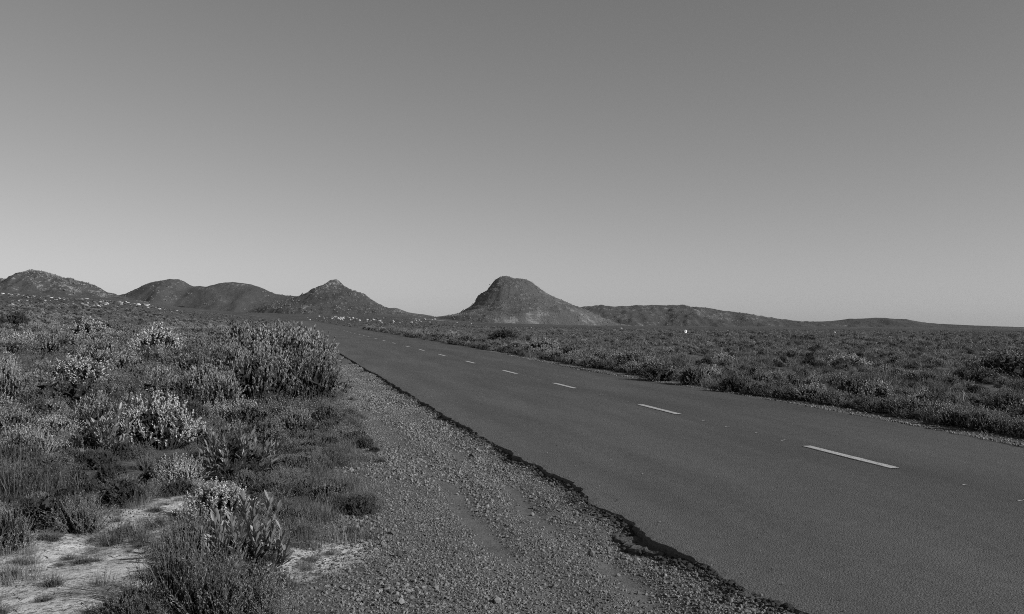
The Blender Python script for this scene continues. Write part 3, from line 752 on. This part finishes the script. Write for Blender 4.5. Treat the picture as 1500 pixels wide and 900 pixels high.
def plant(kind, x, y, h, wdt, lod, label, group=None, sink=0.02):
    H_, R0 = SIZE[kind]
    e = link(NAMES[kind], None, None, (x, y, float(terrain(x, y)) - sink), (0, 0, random.uniform(0, 6.28)), (wdt / (2 * R0), wdt / (2 * R0), h / H_))
    e.empty_display_size = 0.1
    for nm, me_ in parts_of(kind, lod, random.randrange(variants(kind))).items():
        c = link(nm, me_, e); c['kind'] = 'stuff'
    tag(e, label, CAT[kind], group)
    return e
# broad leaves close to the camera are built one by one
def leaf_mesh(seed):
    r = random.Random(seed); prof = [(0, .12), (.2, .5), (.45, .85), (.68, 1.0), (.88, .62), (1.0, .08)]
    V, F_ = [], []
    for t, wv in prof:
        bend = 0.10 * t * t * r.uniform(.8, 1.2)
        V += [(-wv * .5, t, bend + .14 * wv), (0, t, bend), (wv * .5, t, bend + .14 * wv)]
    for k in range(len(prof) - 1):
        a = 3 * k
        F_ += [(a, a + 1, a + 4, a + 3), (a + 1, a + 2, a + 5, a + 4)]
    return mesh_np('leaf', V, F_, [M['leafy']], smooth=True)
LEAVES = [leaf_mesh(k) for k in range(4)]
def broadleaf(x, y, h, wdt, n, per, ln, wd, seed, label):
    g = np.random.default_rng(seed)
    p = shoots(g, n, h * 0.9, wdt / 2, wdt * 0.3, 0.85, 0.55, 0.55)
    e = link('broadleaf_shrub', None, None, (x, y, float(terrain(x, y)) - 0.02)); e.empty_display_size = 0.1
    tag(e, label, 'shrub')
    sv, stt = tubes(p, 0.008, 0.003, 4)
    link('stems', mesh_np('broadleaf_stems', sv, stt, [M['stem_pale']]), e)
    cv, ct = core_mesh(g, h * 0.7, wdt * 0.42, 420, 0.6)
    link('inner_twigs', mesh_np('broadleaf_inner_twigs', cv, ct, [M['core']]), e)['kind'] = 'stuff'  # added dark filler, paints the shade behind the broad leaves
    _, _, (pos, d, rad_, l, wv) = leaves(g, p, per, 0.2, 44, ln, wd)
    allL = list(zip(pos.reshape(-1, 3), d.reshape(-1, 3), rad_.reshape(-1, 3), l.ravel(), wv.ravel()))
    # the leaves turned to the viewer's side of the shrub are built singly, the hidden rest as one part
    order = sorted(range(len(allL)), key=lambda i: allL[i][0][1] - 0.4 * allL[i][0][2])
    rest_v, rest_f = [], []
    lv = [np.array([q.co[:] for q in me_.vertices]) for me_ in LEAVES]; lf = np.array([list(f.vertices) for f in LEAVES[0].polygons])
    for rank, i in enumerate(order):
        P_, D_, R_2, l_, w_ = allL[i]
        Y = Vector(D_); X = Y.cross(Vector(-R_2)); X = X.normalized() if X.length > 1e-4 else Vector((1, 0, 0)); Z = X.cross(Y)
        m = Matrix((X, Y, Z)).transposed().to_4x4(); m.translation = Vector(P_)
        m = m @ Matrix.Diagonal((w_, l_, w_, 1)); q = int(g.integers(4))
        if rank < 290:
            o = link('leaf', LEAVES[q], e); o.matrix_local = m
        else:
            mm = np.array(m); rest_f.append(lf + 18 * len(rest_v)); rest_v.append(lv[q] @ mm[:3, :3].T + mm[:3, 3])
    if rest_v: link('foliage', mesh_np('broadleaf_foliage', np.concatenate(rest_v), np.concatenate(rest_f), [M['leafy']], smooth=True), e)['kind'] = 'stuff'
    FOOT.append((x, y, wdt * 0.5))
def at(px, py): return flat_xy(px, py)
def px_h(y, hp): return hp * y / F

# (kind, px, base py, width px, height px, level of detail, label)
broadleaf(*at(366, 852), 0.58, 0.56, 22, 28, 0.085, 0.022, 1, 'large broad-leaved shrub beside the pale sandy scrape at the gravel edge')
broadleaf(*at(350, 700), 0.62, 0.80, 22, 28, 0.095, 0.025, 2, 'broad-leaved shrub with rosettes between the silver bush and the grassy gravel margin')
broadleaf(*at(152, 670), 0.72, 0.78, 22, 28, 0.10, 0.027, 13, 'broad-leaved shrub growing against the side of the silver flower bush')
broadleaf(*at(330, 815), 0.34, 0.40, 12, 24, 0.08, 0.02, 4, 'small broad-leaved shrub half hidden among grey heath twigs')
KEY = [
 ('heath', 258, 905, 120, 140, 0, 'grey twiggy heath shrub at the edge of the open sand, casting shadow on it'),
 ('heath', 315, 922, 150, 128, 0, 'broad grey heath shrub right in front of the large broad-leaved shrub'),
 ('heath', 388, 918, 95, 84, 0, 'heath shrub on the gravel side below the large broad-leaved shrub'),
 ('heath', 275, 815, 90, 80, 0, 'heath shrub standing behind the twiggy clump and beside the sand'),
 ('flower', 320, 770, 110, 65, 0, 'low pale-flowered bush behind the large broad-leaved shrub'),
 ('reed', 452, 805, 60, 52, 0, 'short upright reed tuft beside the pale sandy scrape'),
 ('grass', 505, 795, 70, 42, 0, 'grass tuft at the gravel side of the sandy scrape'),
 ('grass', 545, 790, 50, 34, 0, 'small grass tuft growing in the gravel with a dark shadow'),
 ('flower', 232, 660, 120, 90, 0, 'dense silver flower bush beside two broad-leaved shrubs'),
 ('dark', 60, 782, 110, 68, 0, 'dark low leafy bush behind the open sand'),
 ('heath', 120, 785, 90, 66, 0, 'fine dark heath shrub beside the low leafy bush behind the sand'),
 ('soft', 8, 812, 80, 72, 0, 'rounded soft grey shrub at the margin of the open sand'),
 ('grass', 25, 858, 75, 55, 0, 'grass tuft standing out on the open sand'),
 ('grass', 150, 872, 45, 35, 0, 'dark little tuft in the middle of the open sand'),
 ('grass', 205, 755, 40, 25, 0, 'tiny tuft on the sandy strip behind the open sand'),
 ('reed', 20, 735, 130, 90, 0, 'wide tuft of fine grey reeds behind the dark low bush'),
 ('reed', 80, 732, 100, 58, 0, 'tuft of fine reeds beside the wide reed tuft'),
 ('flower', 78, 645, 80, 34, 0, 'low spreading bush with pale florets beside the broad-leaved shrub'),
 ('flower', 112, 575, 100, 55, 1, 'white-flowered bush standing behind low grey mounds'),
 ('flower', 277, 572, 26, 26, 1, 'small pale flower clump standing behind the silver flower bush'),
 ('cone', 5, 600, 60, 78, 0, 'pale upright bush with tall shoots on the scrub slope'),
 ('soft', 95, 600, 130, 50, 1, 'soft grey mound of heath in front of the white-flowered bush'),
 ('cone', 452, 592, 115, 94, 0, 'tall bush of pale upright shoots overhanging the gravel shoulder'),
 ('cone', 382, 596, 120, 98, 0, 'big bush of pale upright shoots beside the one overhanging the gravel'),
 ('cone', 340, 575, 80, 80, 1, 'bush of upright shoots at the inner side of the roadside thicket'),
 ('cone', 425, 560, 140, 88, 1, 'bush of upright shoots in the middle of the roadside thicket'),
 ('cone', 468, 555, 66, 70, 1, 'bush of upright shoots at the gravel side of the roadside thicket'),
 ('cone', 360, 548, 100, 80, 1, 'upright-shoot bush at the back of the roadside thicket, beside dark reeds'),
 ('cone', 405, 532, 120, 66, 1, 'upright-shoot bush far back in the roadside thicket'),
 ('cone', 455, 522, 60, 46, 1, 'last upright-shoot bush where the thicket meets the asphalt'),
 ('dark', 352, 522, 80, 62, 1, 'dark spreading bush rising behind the roadside thicket'),
 ('dark', 322, 525, 50, 44, 1, 'dark bush between the reeds and the roadside thicket'),
 ('cone', 322, 606, 70, 66, 1, 'lower bush of upright shoots at the foot of the roadside thicket'),
 ('cone', 300, 580, 60, 50, 1, 'short bush of upright shoots between the silver bush and the thicket'),
 ('heath', 415, 622, 100, 44, 0, 'fine grey heath at the foot of the roadside thicket'),
 ('heath', 470, 612, 70, 36, 0, 'fine grey heath where the thicket meets the gravel shoulder'),
 ('soft', 365, 632, 90, 44, 0, 'soft heath mound between the thicket and the broad-leaved shrub'),
 ('soft', 440, 640, 80, 30, 0, 'low soft heath mound on the grassy margin below the thicket'),
 ('dark', 395, 512, 70, 40, 1, 'dark bush rising at the back of the roadside thicket near the asphalt'),
 ('cone', 432, 640, 62, 48, 0, 'small bush of upright shoots trailing from the thicket down the margin'),
 ('cone', 478, 622, 44, 40, 0, 'small upright-shoot bush at the gravel below the overhanging bush'),
 ('cone', 392, 652, 50, 42, 0, 'small upright-shoot bush beside the broad-leaved shrub with rosettes'),
 ('cone', 318, 552, 80, 60, 1, 'upright-shoot bush among dark bushes behind the tall reed clump'),
 ('cone', 285, 556, 60, 44, 1, 'short upright-shoot bush on the slope side of the tall reed clump'),
 ('soft', 260, 590, 80, 40, 1, 'soft heath mound between the silver bush and the tall reed clump'),
 ('reed', 302, 556, 42, 72, 1, 'tall dark clump of reeds beside the roadside thicket'),
 ('dark', 280, 535, 36, 40, 1, 'dark bush beside the tall clump of reeds'),
 ('flower', 232, 528, 72, 54, 1, 'large rounded silvery bush beside the dark bush and tall reeds'),
 ('flower', 128, 500, 68, 36, 1, 'pale rounded bush on the scrub slope below the boulders'),
 ('flower', 30, 520, 62, 34, 1, 'pale flowered bush on the scrub slope below the dark tree-like bush'),
 ('cone', 90, 530, 80, 50, 1, 'upright-shoot bush among heath between two pale bushes'),
 ('cone', 160, 545, 70, 56, 1, 'upright-shoot bush behind the white-flowered bush'),
 ('soft', 215, 590, 110, 40, 1, 'soft grey heath mound behind the silver flower bush'),
 ('dark', 24, 484, 44, 38, 1, 'dark tree-like bush standing up above the scrub slope'),
 ('dark', 2, 485, 16, 32, 1, 'narrow dark bush beside the dark tree-like bush'),
 ('dark', 118, 484, 22, 20, 1, 'small dark bush among grey mounds below the boulders'),
 ('dark', 155, 488, 24, 22, 1, 'dark rounded bush below the dense cluster of boulders'),
 # across the road
 ('dark', 1480, 556, 118, 52, 1, 'large dark bush with pale shoots in the scrub across the road'),
 ('cone', 1470, 549, 90, 40, 1, 'pale upright shoots growing through the large dark bush across the road'),
 ('cone', 1440, 560, 50, 26, 1, 'pale bush at the foot of the large dark bush across the road'),
 ('cone', 1395, 592, 26, 28, 1, 'small pale upright bush in the dark grass across the road'),
 ('cone', 1478, 606, 60, 44, 0, 'pale upright bush beside dark scrub across the road'),
 ('dark', 1448, 603, 50, 24, 1, 'dark low bush beside the pale upright bush across the road'),
 ('cone', 1436, 628, 42, 42, 0, 'pale upright bush at the gravel strip across the road'),
 ('cone', 1395, 620, 50, 34, 1, 'grey bush at the gravel strip beside the pale upright bush'),
 ('dark', 965, 556, 66, 32, 1, 'dark shaded bush at the far road edge with pale bush behind'),
 ('cone', 955, 548, 44, 30, 1, 'pale bush directly behind the dark shaded roadside bush'),
 ('soft', 1015, 562, 50, 34, 1, 'rounded grey bush at the far road edge beside the dark shaded bush'),
 ('dark', 1070, 572, 42, 30, 1, 'dark round bush at the far road edge beside grey scrub'),
 ('cone', 1115, 568, 34, 34, 1, 'tall pale shoots behind the dark round roadside bush'),
 ('flower', 1190, 562, 26, 18, 1, 'small pale flowering bush in the grass across the road'),
 ('dark', 737, 499, 48, 22, 1, 'big dark rounded bush in line with the dome-shaped hill'),
 ('flower', 664, 498, 24, 14, 1, 'pale bush at the far roadside before the dome-shaped hill'),
 ('flower', 1060, 528, 40, 14, 1, 'low silvery bush in the middle of the plain'),
 ('flower', 1240, 536, 70, 22, 1, 'wide silvery bush in the dark grass across the road'),
 ('reed', 1290, 560, 50, 34, 1, 'dark reed clump in front of the wide silvery bush'),
 ('cone', 1375, 536, 26, 16, 1, 'small pale bush near the large dark bush across the road'),
]
for kind, px, py, wp, hp, lod, lab in KEY:
    x0, y0 = at(px, py)
    if y0 > 45: x0, y0 = march(px, py)
    s0 = y0 / F
    plant(kind, x0, y0, hp * s0, wp * s0, lod, lab)
    FOOT.append((x0, y0, wp * s0 * 0.42))
# shrubs lining the far road edge
G_R = 'shrubs lining the far edge of the road'
uq = 12.0
while uq < 130:
    for row in range(2):
        uu_ = uq + random.uniform(-0.3, 0.3) * (1 + uq * .02); v0 = (10.2 if uq < 20 else 9.95) + row * 0.8 + random.uniform(-0.1, 0.4)
        x0, y0 = xy_of(uu_, v0)
        if any(math.hypot(x0 - a, y0 - b) < c * .8 for a, b, c in FOOT): continue
        if abs(x0 / y0) > 0.66: continue
        k = random.choices(['soft', 'cone', 'heath', 'flower', 'dark'], [.36, .28, .22, .06, .08])[0]
        h0 = random.uniform(.32, .62) * (1.25 if k == 'cone' else 1) * (1.15 if row else 0.8) * (0.8 if uq < 24 else 1)
        ww = random.uniform(1.3, 2.0)
        lab = '%s%s %s %s' % ('tall' if h0 > .55 else ('low' if h0 < .38 else 'mid-height'), ' spreading' if ww > 1.7 else '', {'soft': 'rounded grey heath shrub', 'cone': 'pale upright-shoot bush', 'heath': 'fine twiggy shrub', 'flower': 'pale flowering bush', 'dark': 'dark bush'}[k],
                              ('close against the asphalt on the far road edge' if uq > 20 else 'at the gravel strip on the far road edge') if row == 0 else 'just behind the first row along the far road edge')
        plant(k, x0, y0, h0, h0 * ww, 1, lab, G_R)
        FOOT.append((x0, y0, h0 * 0.6))
    uq += 0.72 + uq * 0.012

# ------------------------------------------------------------------ the rest of the scrub
FX = np.array(FOOT)
def free(x, y, k=0.9):
    d = np.hypot(x[:, None] - FX[None, :, 0], y[:, None] - FX[None, :, 1])
    return (d > FX[None, :, 2] * k).all(1)
def sample(r0, r1, dens, az0=-36, az1=36):
    area = 0.5 * (r1 ** 2 - r0 ** 2) * R(az1 - az0)
    n = int(area * dens)
    r = np.sqrt(rng.uniform(r0 ** 2, r1 ** 2, n)); a = np.radians(rng.uniform(az0, az1, n))
    return r * np.sin(a), r * np.cos(a)
KINDS = ['heath', 'soft', 'cone', 'flower', 'reed', 'dark', 'grass']
fill = {k: [] for k in KINDS}
SHOW = np.array([(a, b, c) for a, b, c in FOOT if b < 26 and c > 0.2])
def add_fill(x, y, left, hscale):
    # keep growth low right in front of the bigger plants
    dy = SHOW[None, :, 1] - y[:, None]; da = np.abs(x[:, None] / y[:, None] - SHOW[None, :, 0] / SHOW[None, :, 1])
    hid = ((dy > 0) & (dy < 2.4) & (da < 1.1 * SHOW[None, :, 2] / SHOW[None, :, 1])).any(1)
    hscale = np.where(hid, hscale * 0.68, hscale)
    _add_fill(x, y, left, hscale)
def _add_fill(x, y, left, hscale):
    """choose a kind for each spot from patchy fields"""
    a = fbm(x * 0.22, y * 0.22, 501, 3); b = fbm(x * 0.3 + 40, y * 0.3, 503, 3); q = rng.random(len(x)); q = np.clip(q + 0.35 * a, 0, 0.999)
    r = np.hypot(x, y); u, v = uv_of(x, y)
    if left == 1: edges, order = np.cumsum([.12, .12, .26, .24, .13, .06, .07]), ['reed', 'grass', 'heath', 'soft', 'cone', 'flower', 'dark']
    else: edges, order = np.cumsum([.30, .18, .17, .18, .09, .04, .04]), ['grass', 'reed', 'heath', 'soft', 'cone', 'flower', 'dark']
    if left == 1 and r.max() <= 16: edges = np.cumsum([.09, .10, .36, .32, .04, .05, .04])
    pick = np.minimum(np.searchsorted(edges, q), 6)
    for k, nm in enumerate(order):
        s = pick == k
        if not s.any(): continue
        H_ = {'heath': .48, 'soft': .42, 'cone': .75, 'flower': .55, 'reed': .62, 'dark': .7, 'grass': .26}[nm]
        h = H_ * rng.uniform(.55, 1.15, s.sum()) * hscale[s] * (1 + 0.25 * b[s])
        w_ = h * rng.uniform(1.0, 1.8, s.sum()) * (1.25 if nm in ('soft', 'grass') else 1.0)
        fill[nm].append(np.stack([x[s], y[s], h, w_], -1))
def region(x, y, near):
    u, v = uv_of(x, y); n_ = 0.30 * fbm(u * .6, v * .6, 511, 3)
    L_ = v < np.interp(u, VB_U, VB_V) - 0.05 + n_ - 0.1 * near
    return L_, (v > 10.15 + 1.5 * np.abs(n_))
for r0, r1, dens, near in [(3.5, 9, 30, 1), (9, 16, 16, 1), (16, 30, 4.6, 0), (30, 60, 2.2, 0), (60, 120, 1.5, 0), (120, 240, 0.5, 0), (240, 520, 0.09, 0)]:
    x, y = sample(r0, r1, dens)
    L_, R2 = region(x, y, near)
    sm = sand_mask(x, y)
    ok = (rng.random(len(x)) > sm * 1.25)
    if r1 <= 60: ok &= free(x, y)
    for side, msk in ((1, L_ & ok), (0, R2 & ok)):
        xs, ys = x[msk], y[msk]
        if not len(xs): continue
        r = np.hypot(xs, ys); u, v = uv_of(xs, ys)
        hs = np.interp(r, [4, 8, 14, 22, 40, 100, 300, 900], [.42, .52, .66, .88, 1.05, 1.0, 0.75, 0.7] if side else [.6, .6, .6, .55, .48, .45, .5, .6])
        if side: hs = hs * (0.35 + 0.65 * sstep(0.1, 1.4, np.interp(u, VB_U, VB_V) - v))          # lower towards the gravel
        add_fill(xs, ys, side, hs)
# low grass blending the plain across the road
x, y = sample(14, 150, 0.9, -20, 36)
u_, v_ = uv_of(x, y)
k_ = (v_ > 10.6) & free(x, y)
h_ = rng.uniform(.14, .30, len(x))
fill['grass'].append(np.stack([x, y, h_, rng.uniform(.6, 1.3, len(x))], -1)[k_])
# grass creeping over the gravel margin
n = 420
u_ = np.exp(rng.uniform(np.log(5.0), np.log(30), n)); v_ = np.interp(u_, VB_U, VB_V) - 0.5 + 1.05 * rng.beta(1.4, 3.2, n) + 0.3 * fbm(u_ * .6, u_ * 0, 521, 3)
x_, y_ = xy_of(u_, v_)
k_ = (sand_mask(x_, y_) < rng.random(n) * .7) & free(x_, y_)
h_ = rng.uniform(.05, .17, n)
fill['grass'].append(np.stack([x_, y_, h_, h_ * rng.uniform(1.4, 2.6, n)], -1)[k_])
# low ragged heath along the gravel margin
n = 900
u_ = np.exp(rng.uniform(np.log(4.6), np.log(34), n)); v_ = np.interp(u_, VB_U, VB_V) - 0.75 + 1.15 * rng.beta(1.5, 2.6, n) + 0.3 * fbm(u_ * .6, u_ * 0, 521, 3)
x_, y_ = xy_of(u_, v_)
k_ = (sand_mask(x_, y_) < rng.random(n) * .7) & free(x_, y_) & (fbm(x_ * 1.6, y_ * 1.6, 523, 3) > rng.uniform(-.45, .3, n))
h_ = rng.uniform(.06, .22, n)
Q_ = np.stack([x_, y_, h_, h_ * rng.uniform(1.3, 2.4, n)], -1)
hk_ = rng.random(n) < .55
fill['heath'].append(Q_[k_ & hk_]); fill['soft'].append(Q_[k_ & ~hk_])
n = 900
u_ = np.exp(rng.uniform(np.log(9), np.log(90), n)); v_ = 9.85 + 0.25 * (u_ < 17) + 0.9 * rng.beta(1.5, 2.0, n) + 0.2 * fbm(u_ * .5, u_ * 0, 525, 3)
x_, y_ = xy_of(u_, v_); k_ = free(x_, y_, .7); h_ = rng.uniform(.10, .34, n)
Q_ = np.stack([x_, y_, h_, h_ * rng.uniform(1.4, 2.4, n)], -1); hk_ = rng.random(n)
fill['heath'].append(Q_[k_ & (hk_ < .4)]); fill['soft'].append(Q_[k_ & (hk_ >= .4) & (hk_ < .8)]); fill['grass'].append(Q_[k_ & (hk_ >= .8)])
# small growth on the sand and litter strip
n = 520
x_, y_ = rng.uniform(-4.2, -1.2, n), rng.uniform(4.6, 9.5, n)
k_ = free(x_, y_) & (sand_mask(x_, y_) > .3)
h_ = rng.uniform(.03, .10, n)
Q_ = np.stack([x_, y_, h_, h_ * rng.uniform(1.4, 2.4, n)], -1); hk_ = rng.random(n) < .5
fill['grass'].append(Q_[k_ & hk_]); fill['heath'].append(Q_[k_ & ~hk_])

ANCHOR = [(*at(366, 852), 'the large broad-leaved shrub by the sandy scrape'), (*at(350, 700), 'the broad-leaved shrub with rosettes'), (*at(155, 662), 'the broad-leaved shrub against the silver bush'),
          (*at(232, 660), 'the dense silver flower bush'), (*at(60, 782), 'the dark low leafy bush'), (*at(90, 860), 'the open sand'), (*at(20, 735), 'the wide reed tuft'), (*at(112, 575), 'the white-flowered bush'),
          (*at(452, 592), 'the tall bush overhanging the gravel'), (*at(340, 575), 'the inner side of the roadside thicket'), (*at(352, 522), 'the dark spreading bush behind the thicket'), (*at(302, 556), 'the tall dark reed clump'),
          (*at(232, 528), 'the large rounded silvery bush'), (*at(5, 600), 'the pale upright bush on the slope'), (*at(540, 800), 'the gravel shoulder'), (*at(520, 640), 'the gravel shoulder'), (*at(470, 815), 'the pale sandy scrape'),
          (*at(128, 500), 'the pale rounded bush below the boulders'), (*at(30, 520), 'the flowered bush below the tree-like bush'), (*at(90, 530), 'the upright-shoot bush between two pale bushes'),
          (*at(1478, 556), 'the large dark bush across the road'), (*at(1240, 536), 'the wide silvery bush across the road'), (*at(965, 556), 'the dark shaded roadside bush'), (*at(1070, 572), 'the dark round roadside bush'),
          (*at(1436, 628), 'the pale bush at the far gravel strip'), (*at(1300, 600), 'the far gravel strip')]
SHRUBS = ('heath', 'soft', 'cone', 'flower', 'dark')
allp = []
for kd in KINDS:
    fill[kd] = np.concatenate(fill[kd])
    P_ = fill[kd]; inview = (np.abs(P_[:, 0] / P_[:, 1]) < 0.57) & (P_[:, 1] > 4.6)
    for i in np.nonzero(inview)[0]: allp.append((P_[i, 2] * P_[i, 3] / P_[i, 1] ** 2, kd, i))
allp.sort(reverse=True)
chosen = {k: set() for k in KINDS}
n_shrub = n_tuft = 0
WHAT = {'heath': 'twiggy heath shrub', 'soft': 'soft rounded heath shrub', 'cone': 'bush of upright shoots', 'flower': 'pale-flowered bush', 'dark': 'dark leafy bush', 'reed': 'tuft of thin reeds', 'grass': 'tuft of grass'}
MANY = {'heath': 'twiggy heath shrubs', 'soft': 'soft rounded heath shrubs', 'cone': 'bushes of upright shoots', 'flower': 'pale-flowered bushes', 'dark': 'dark leafy bushes', 'reed': 'tufts of thin reeds', 'grass': 'tufts of grass'}
MID = {'heath': .26, 'soft': .24, 'cone': .5, 'flower': .36, 'dark': .45, 'reed': .36, 'grass': .13}
def say(kd, x, y, h, wd):
    big_ = 'tall' if h > MID[kd] * 1.35 else ('low' if h < MID[kd] * .8 else 'mid-height')
    fat = ' spreading' if wd > 1.45 * h else (' narrow' if wd < 1.0 * h else '')
    d, nm = min((math.hypot(x - a, y - b), c) for a, b, c in ANCHOR)
    near = 'beside' if d < 0.8 else ('near' if d < 3 else 'some way from')
    return '%s%s %s %s %s' % (big_, fat, WHAT[kd], near, nm)
for _, kd, i in allp:
    if kd in SHRUBS:
        if n_shrub >= 190: continue
        n_shrub += 1
    else:
        if n_tuft >= 140: continue
        n_tuft += 1
    chosen[kd].add(i)
    x0, y0, h0, w0 = fill[kd][i]
    sd = 0 if uv_of(x0, y0)[1] < V_MID else 1
    plant(kd, float(x0), float(y0), float(h0), float(w0), 0 if y0 < 11 else 1, say(kd, x0, y0, h0, w0), MANY[kd] + (' across the road' if sd else ' in the scrub beside the shoulder'))
STUFF = {'heath': 'low twiggy heath covering the ground beyond the nearer shrubs', 'soft': 'soft grey heath mounds covering the plain', 'cone': 'upright-shoot bushes spread through the distant scrub',
         'flower': 'pale-flowered bushes dotted through the distant scrub', 'dark': 'dark bushes dotted through the distant scrub', 'reed': 'thin reeds covering the plain between the bushes', 'grass': 'low grass covering the ground between the shrubs'}
for kd in KINDS:
    P_ = fill[kd]; keep = np.ones(len(P_), bool); keep[list(chosen[kd])] = False; P_ = P_[keep]
    rr = np.hypot(P_[:, 0], P_[:, 1]); H_, R0 = SIZE[kd]
    for lod, (a, b) in enumerate([(0, 12), (12, 42), (42, 1e9)]):
        Q = P_[(rr >= a) & (rr < b)]
        if not len(Q): continue
        sxy = Q[:, 3] / (2 * R0); sz = Q[:, 2] / H_
        pts = np.stack([Q[:, 0], Q[:, 1], terrain(Q[:, 0], Q[:, 1]) - 0.02], -1)
        scatter({'heath': 'heath_cover', 'soft': 'mound_heath_cover', 'cone': 'upright_bush_cover', 'flower': 'flower_bush_cover', 'dark': 'dark_bush_cover', 'reed': 'reed_cover', 'grass': 'grass_cover'}[kd],
                [joined(kd, lod, v) for v in range(variants(kd))], pts, rng.uniform(0, 6.28, len(Q)), np.stack([sxy, sxy, sz], -1), label=STUFF[kd], cat='scrub')
print('plants', n_shrub, n_tuft, {k: len(v) for k, v in fill.items()})

if HAZE_ON:
    zlo = float(gz.min()) - 1.0; zhi = max(float(Vh[..., 2].max()) for _, Vh in hills) + 3.0
    hx = 9050.0
    bm = bmesh.new(); bmesh.ops.create_cube(bm, size=1.0)
    for vt in bm.verts: vt.co = Vector((vt.co.x * 2 * hx, vt.co.y * 2 * hx, zlo if vt.co.z < 0 else zhi))
    hm = bpy.data.meshes.new('haze'); bm.to_mesh(hm); bm.free()
    m = bpy.data.materials.new('haze'); m.use_nodes = True; N = m.node_tree.nodes; N.clear()
    pv = N.new('ShaderNodeVolumePrincipled'); pv.inputs['Color'].default_value = (.9, .9, .9, 1); pv.inputs['Density'].default_value = 0.00002; pv.inputs['Anisotropy'].default_value = 0.2
    om = N.new('ShaderNodeOutputMaterial'); m.node_tree.links.new(pv.outputs[0], om.inputs['Volume'])
    hm.materials.append(m)
    tag(link('haze', hm), kind='stuff')

# ------------------------------------------------------------------ dry twigs and litter lying on sand and gravel margin
def twig_mesh(seed):
    g = np.random.default_rng(seed)
    p = (np.array([[0, 0, 0.]]), np.array([[0.5, g.uniform(-.2, .2), .06]]), np.array([[1, g.uniform(-.3, .3), 0.02]]))
    V, T = tubes(p, .045, .02, 3)
    return mesh_np('twig', V, T, [M['stem']])
twigs = [twig_mesh(k) for k in range(4)]
n = 9000
x_ = rng.uniform(-4.6, -0.2, n); y_ = rng.uniform(4.6, 13, n)
u_, v_ = uv_of(x_, y_)
k_ = (v_ < np.interp(u_, VB_U, VB_V) + 0.3) & (fbm(x_ * 2.2, y_ * 2.2, 601, 3) > rng.uniform(-.5, .4, n))
x_, y_ = x_[k_], y_[k_]
scatter('dry_litter', twigs, np.stack([x_, y_, terrain(x_, y_) + .002], -1), rng.uniform(0, 6.28, len(x_)), rng.uniform(.015, .07, len(x_)), label='dry twigs and plant litter strewn over the sand', cat='litter')
